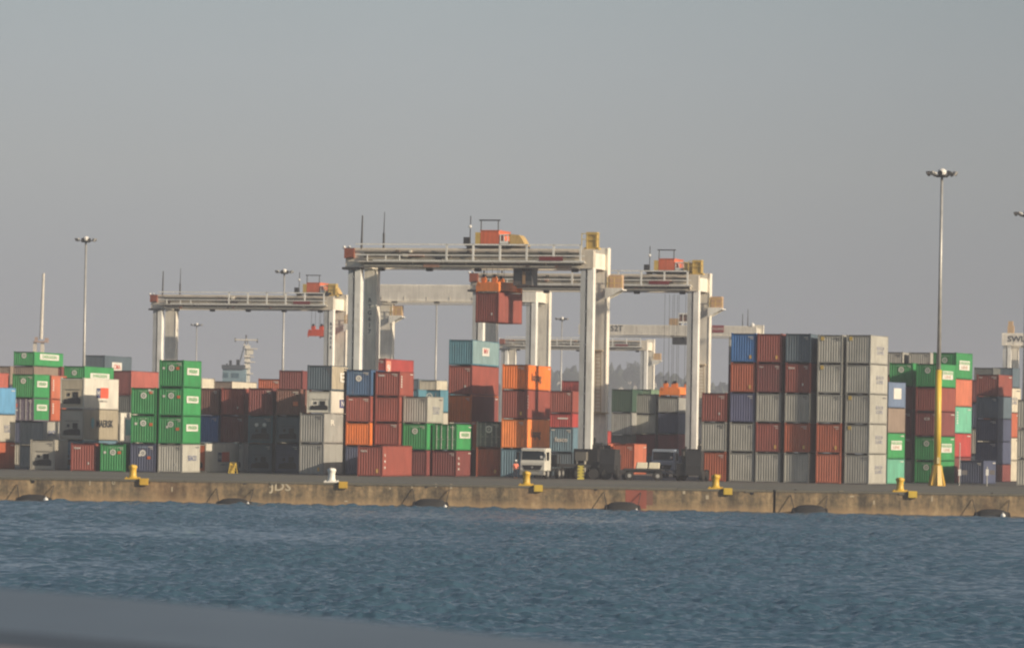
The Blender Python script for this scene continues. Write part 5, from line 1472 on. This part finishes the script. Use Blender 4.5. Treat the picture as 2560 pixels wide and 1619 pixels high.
far_tree('wide dark tree on the far hill right of the middle crane leg', 1536, 925, 44, 2750)
def house(label, px, py, wpx, Y=2750):
    X, Zt = P(px, py, Y); k = FPX / Y; w = wpx / k
    z0 = Zt - w * 1.0; Y = slope_y(X, z0); X, Zt = P(px, py, Y)
    o = empty('gabled_house', (X, Y - w * 0.6, z0 - 0.4)); Zt -= z0 - 0.4; tag(o, label, 'house', 'white houses on the far hill')
    h = Zt
    a = MB(); a.box(-w / 2, w / 2, 0, w, 0, h - w * 0.45); a.prism([(-w / 2, h - w * .45), (w / 2, h - w * .45), (0, h)], 1, 0.0, w); a.build('wall', M_PLAIN, o, (0.66, 0.62, 0.52))
    a = MB()
    a.prism([(-w * .58, h - w * .5), (0, h + .15), (0, h + .45), (-w * .62, h - w * .45)], 1, -0.2, w + .2); a.prism([(w * .58, h - w * .5), (w * .62, h - w * .45), (0, h + .45), (0, h + .15)], 1, -0.2, w + .2)
    a.build('roof', M_PLAIN, o, (0.22, 0.12, 0.08))
    a = MB(); a.box(-w * .15, w * .15, -0.05, 0.0, h - w * .95, h - w * .6); a.build('window', M_GLASS, o)
for lab, px, py, w in (('small white gabled house on the far hill by the round tree', 1574, 946, 10), ('white house on the far hill just right of the middle crane leg', 1539, 950, 13), ('low pale house on the far hill above the dark green container', 1553, 965, 12),
                       ('pale house at the foot of the far distant crane leg', 1588, 963, 9), ('small pale house left of the bright red far container', 1398, 953, 10), ('pale house above the bright red far container', 1420, 944, 8), ('small pale house beside the middle crane right leg', 1446, 943, 9), ('pale house right of the far distant crane leg', 1637, 955, 9)):
    house(lab, px, py, w)

# ------------------------------------------------------------------ the boat the picture is taken from
def bulwark():
    D = 9.0
    (xa, za), (xb, zb) = P(-700, 1418, D + 0.3), P(1800, 1650, D - 0.35)
    o = empty('boat_rail', (0, D, za - 1.2)); tag(o, 'out of focus purple grey boat rail crossing the lower left corner', 'boat rail')
    a = MB(); ib = MB()
    n = 24
    for k in range(n):
        f0, f1 = k / n, (k + 1) / n
        bend = lambda f: -0.012 * math.sin(f * math.pi) * 1.2
        p0 = Vector((xa + (xb - xa) * f0, 0.3 - 0.65 * f0, za + (zb - za) * f0 - bend(f0) - (za - 1.2)))
        p1 = Vector((xa + (xb - xa) * f1, 0.3 - 0.65 * f1, za + (zb - za) * f1 - bend(f1) - (za - 1.2)))
        up = Vector((0, 0, 1)); fw = Vector((0.0, -0.55, -0.055))
        a.quad(p0, p1, p1 + fw, p0 + fw)
        q0, q1 = p0 + fw, p1 + fw
        a.quad(q0, q1, q1 - up * 0.03, q0 - up * 0.03)
        fw2 = Vector((0.0, -1.6, -0.10)); ib.quad(q0 - up * .03, q1 - up * .03, q1 - up * .03 + fw2, q0 - up * .03 + fw2)
        ib.quad(q0 - up * .08, q1 - up * .08, q1 - up * .08 + fw2, q0 - up * .08 + fw2)
        a.quad(p0, p0 - up * 0.5, p1 - up * 0.5, p1)
        a.quad(p0 - up * .5, q0 - up * .5, q1 - up * .5, p1 - up * .5)
    a.build('cap_rail', plain('rail_paint', (0.125, 0.165, 0.215), 0.6, 0, 0.06, 3.0), o)
    ib.build('inner_board', plain('board_paint', (0.26, 0.245, 0.28), 0.6, 0, 0.06, 3.0), o)
    b_ = MB()
    b_.quad((xa, 0.28, 0.8), (xb, -0.38, 0.8 + zb - za), (xb, -0.38, -5.2), (xa, 0.28, -5.2))
    b_.quad((xa, 0.18, 0.8), (xb, -0.48, 0.8 + zb - za), (xb, -0.48, -5.2), (xa, 0.18, -5.2))
    b_.build('side_plate', plain('hull_paint', (0.16, 0.09, 0.09), 0.6), o)
bulwark()

# ------------------------------------------------------------------ haze
hz = MB(); hz.box(-1650, 1650, -170, 3100, -10.5, 56.0)
hm = bpy.data.materials.new('haze_air'); hm.use_nodes = True
hn = hm.node_tree; hn.nodes.clear()
ho = hn.nodes.new('ShaderNodeOutputMaterial'); hv = hn.nodes.new('ShaderNodeVolumePrincipled')
hv.inputs['Color'].default_value = (0.70, 0.75, 0.86, 1); hv.inputs['Density'].default_value = 0.00031; hv.inputs['Anisotropy'].default_value = 0.0
hn.links.new(hv.outputs[0], ho.inputs['Volume'])
tag(hz.build('haze', hm), kind='stuff')
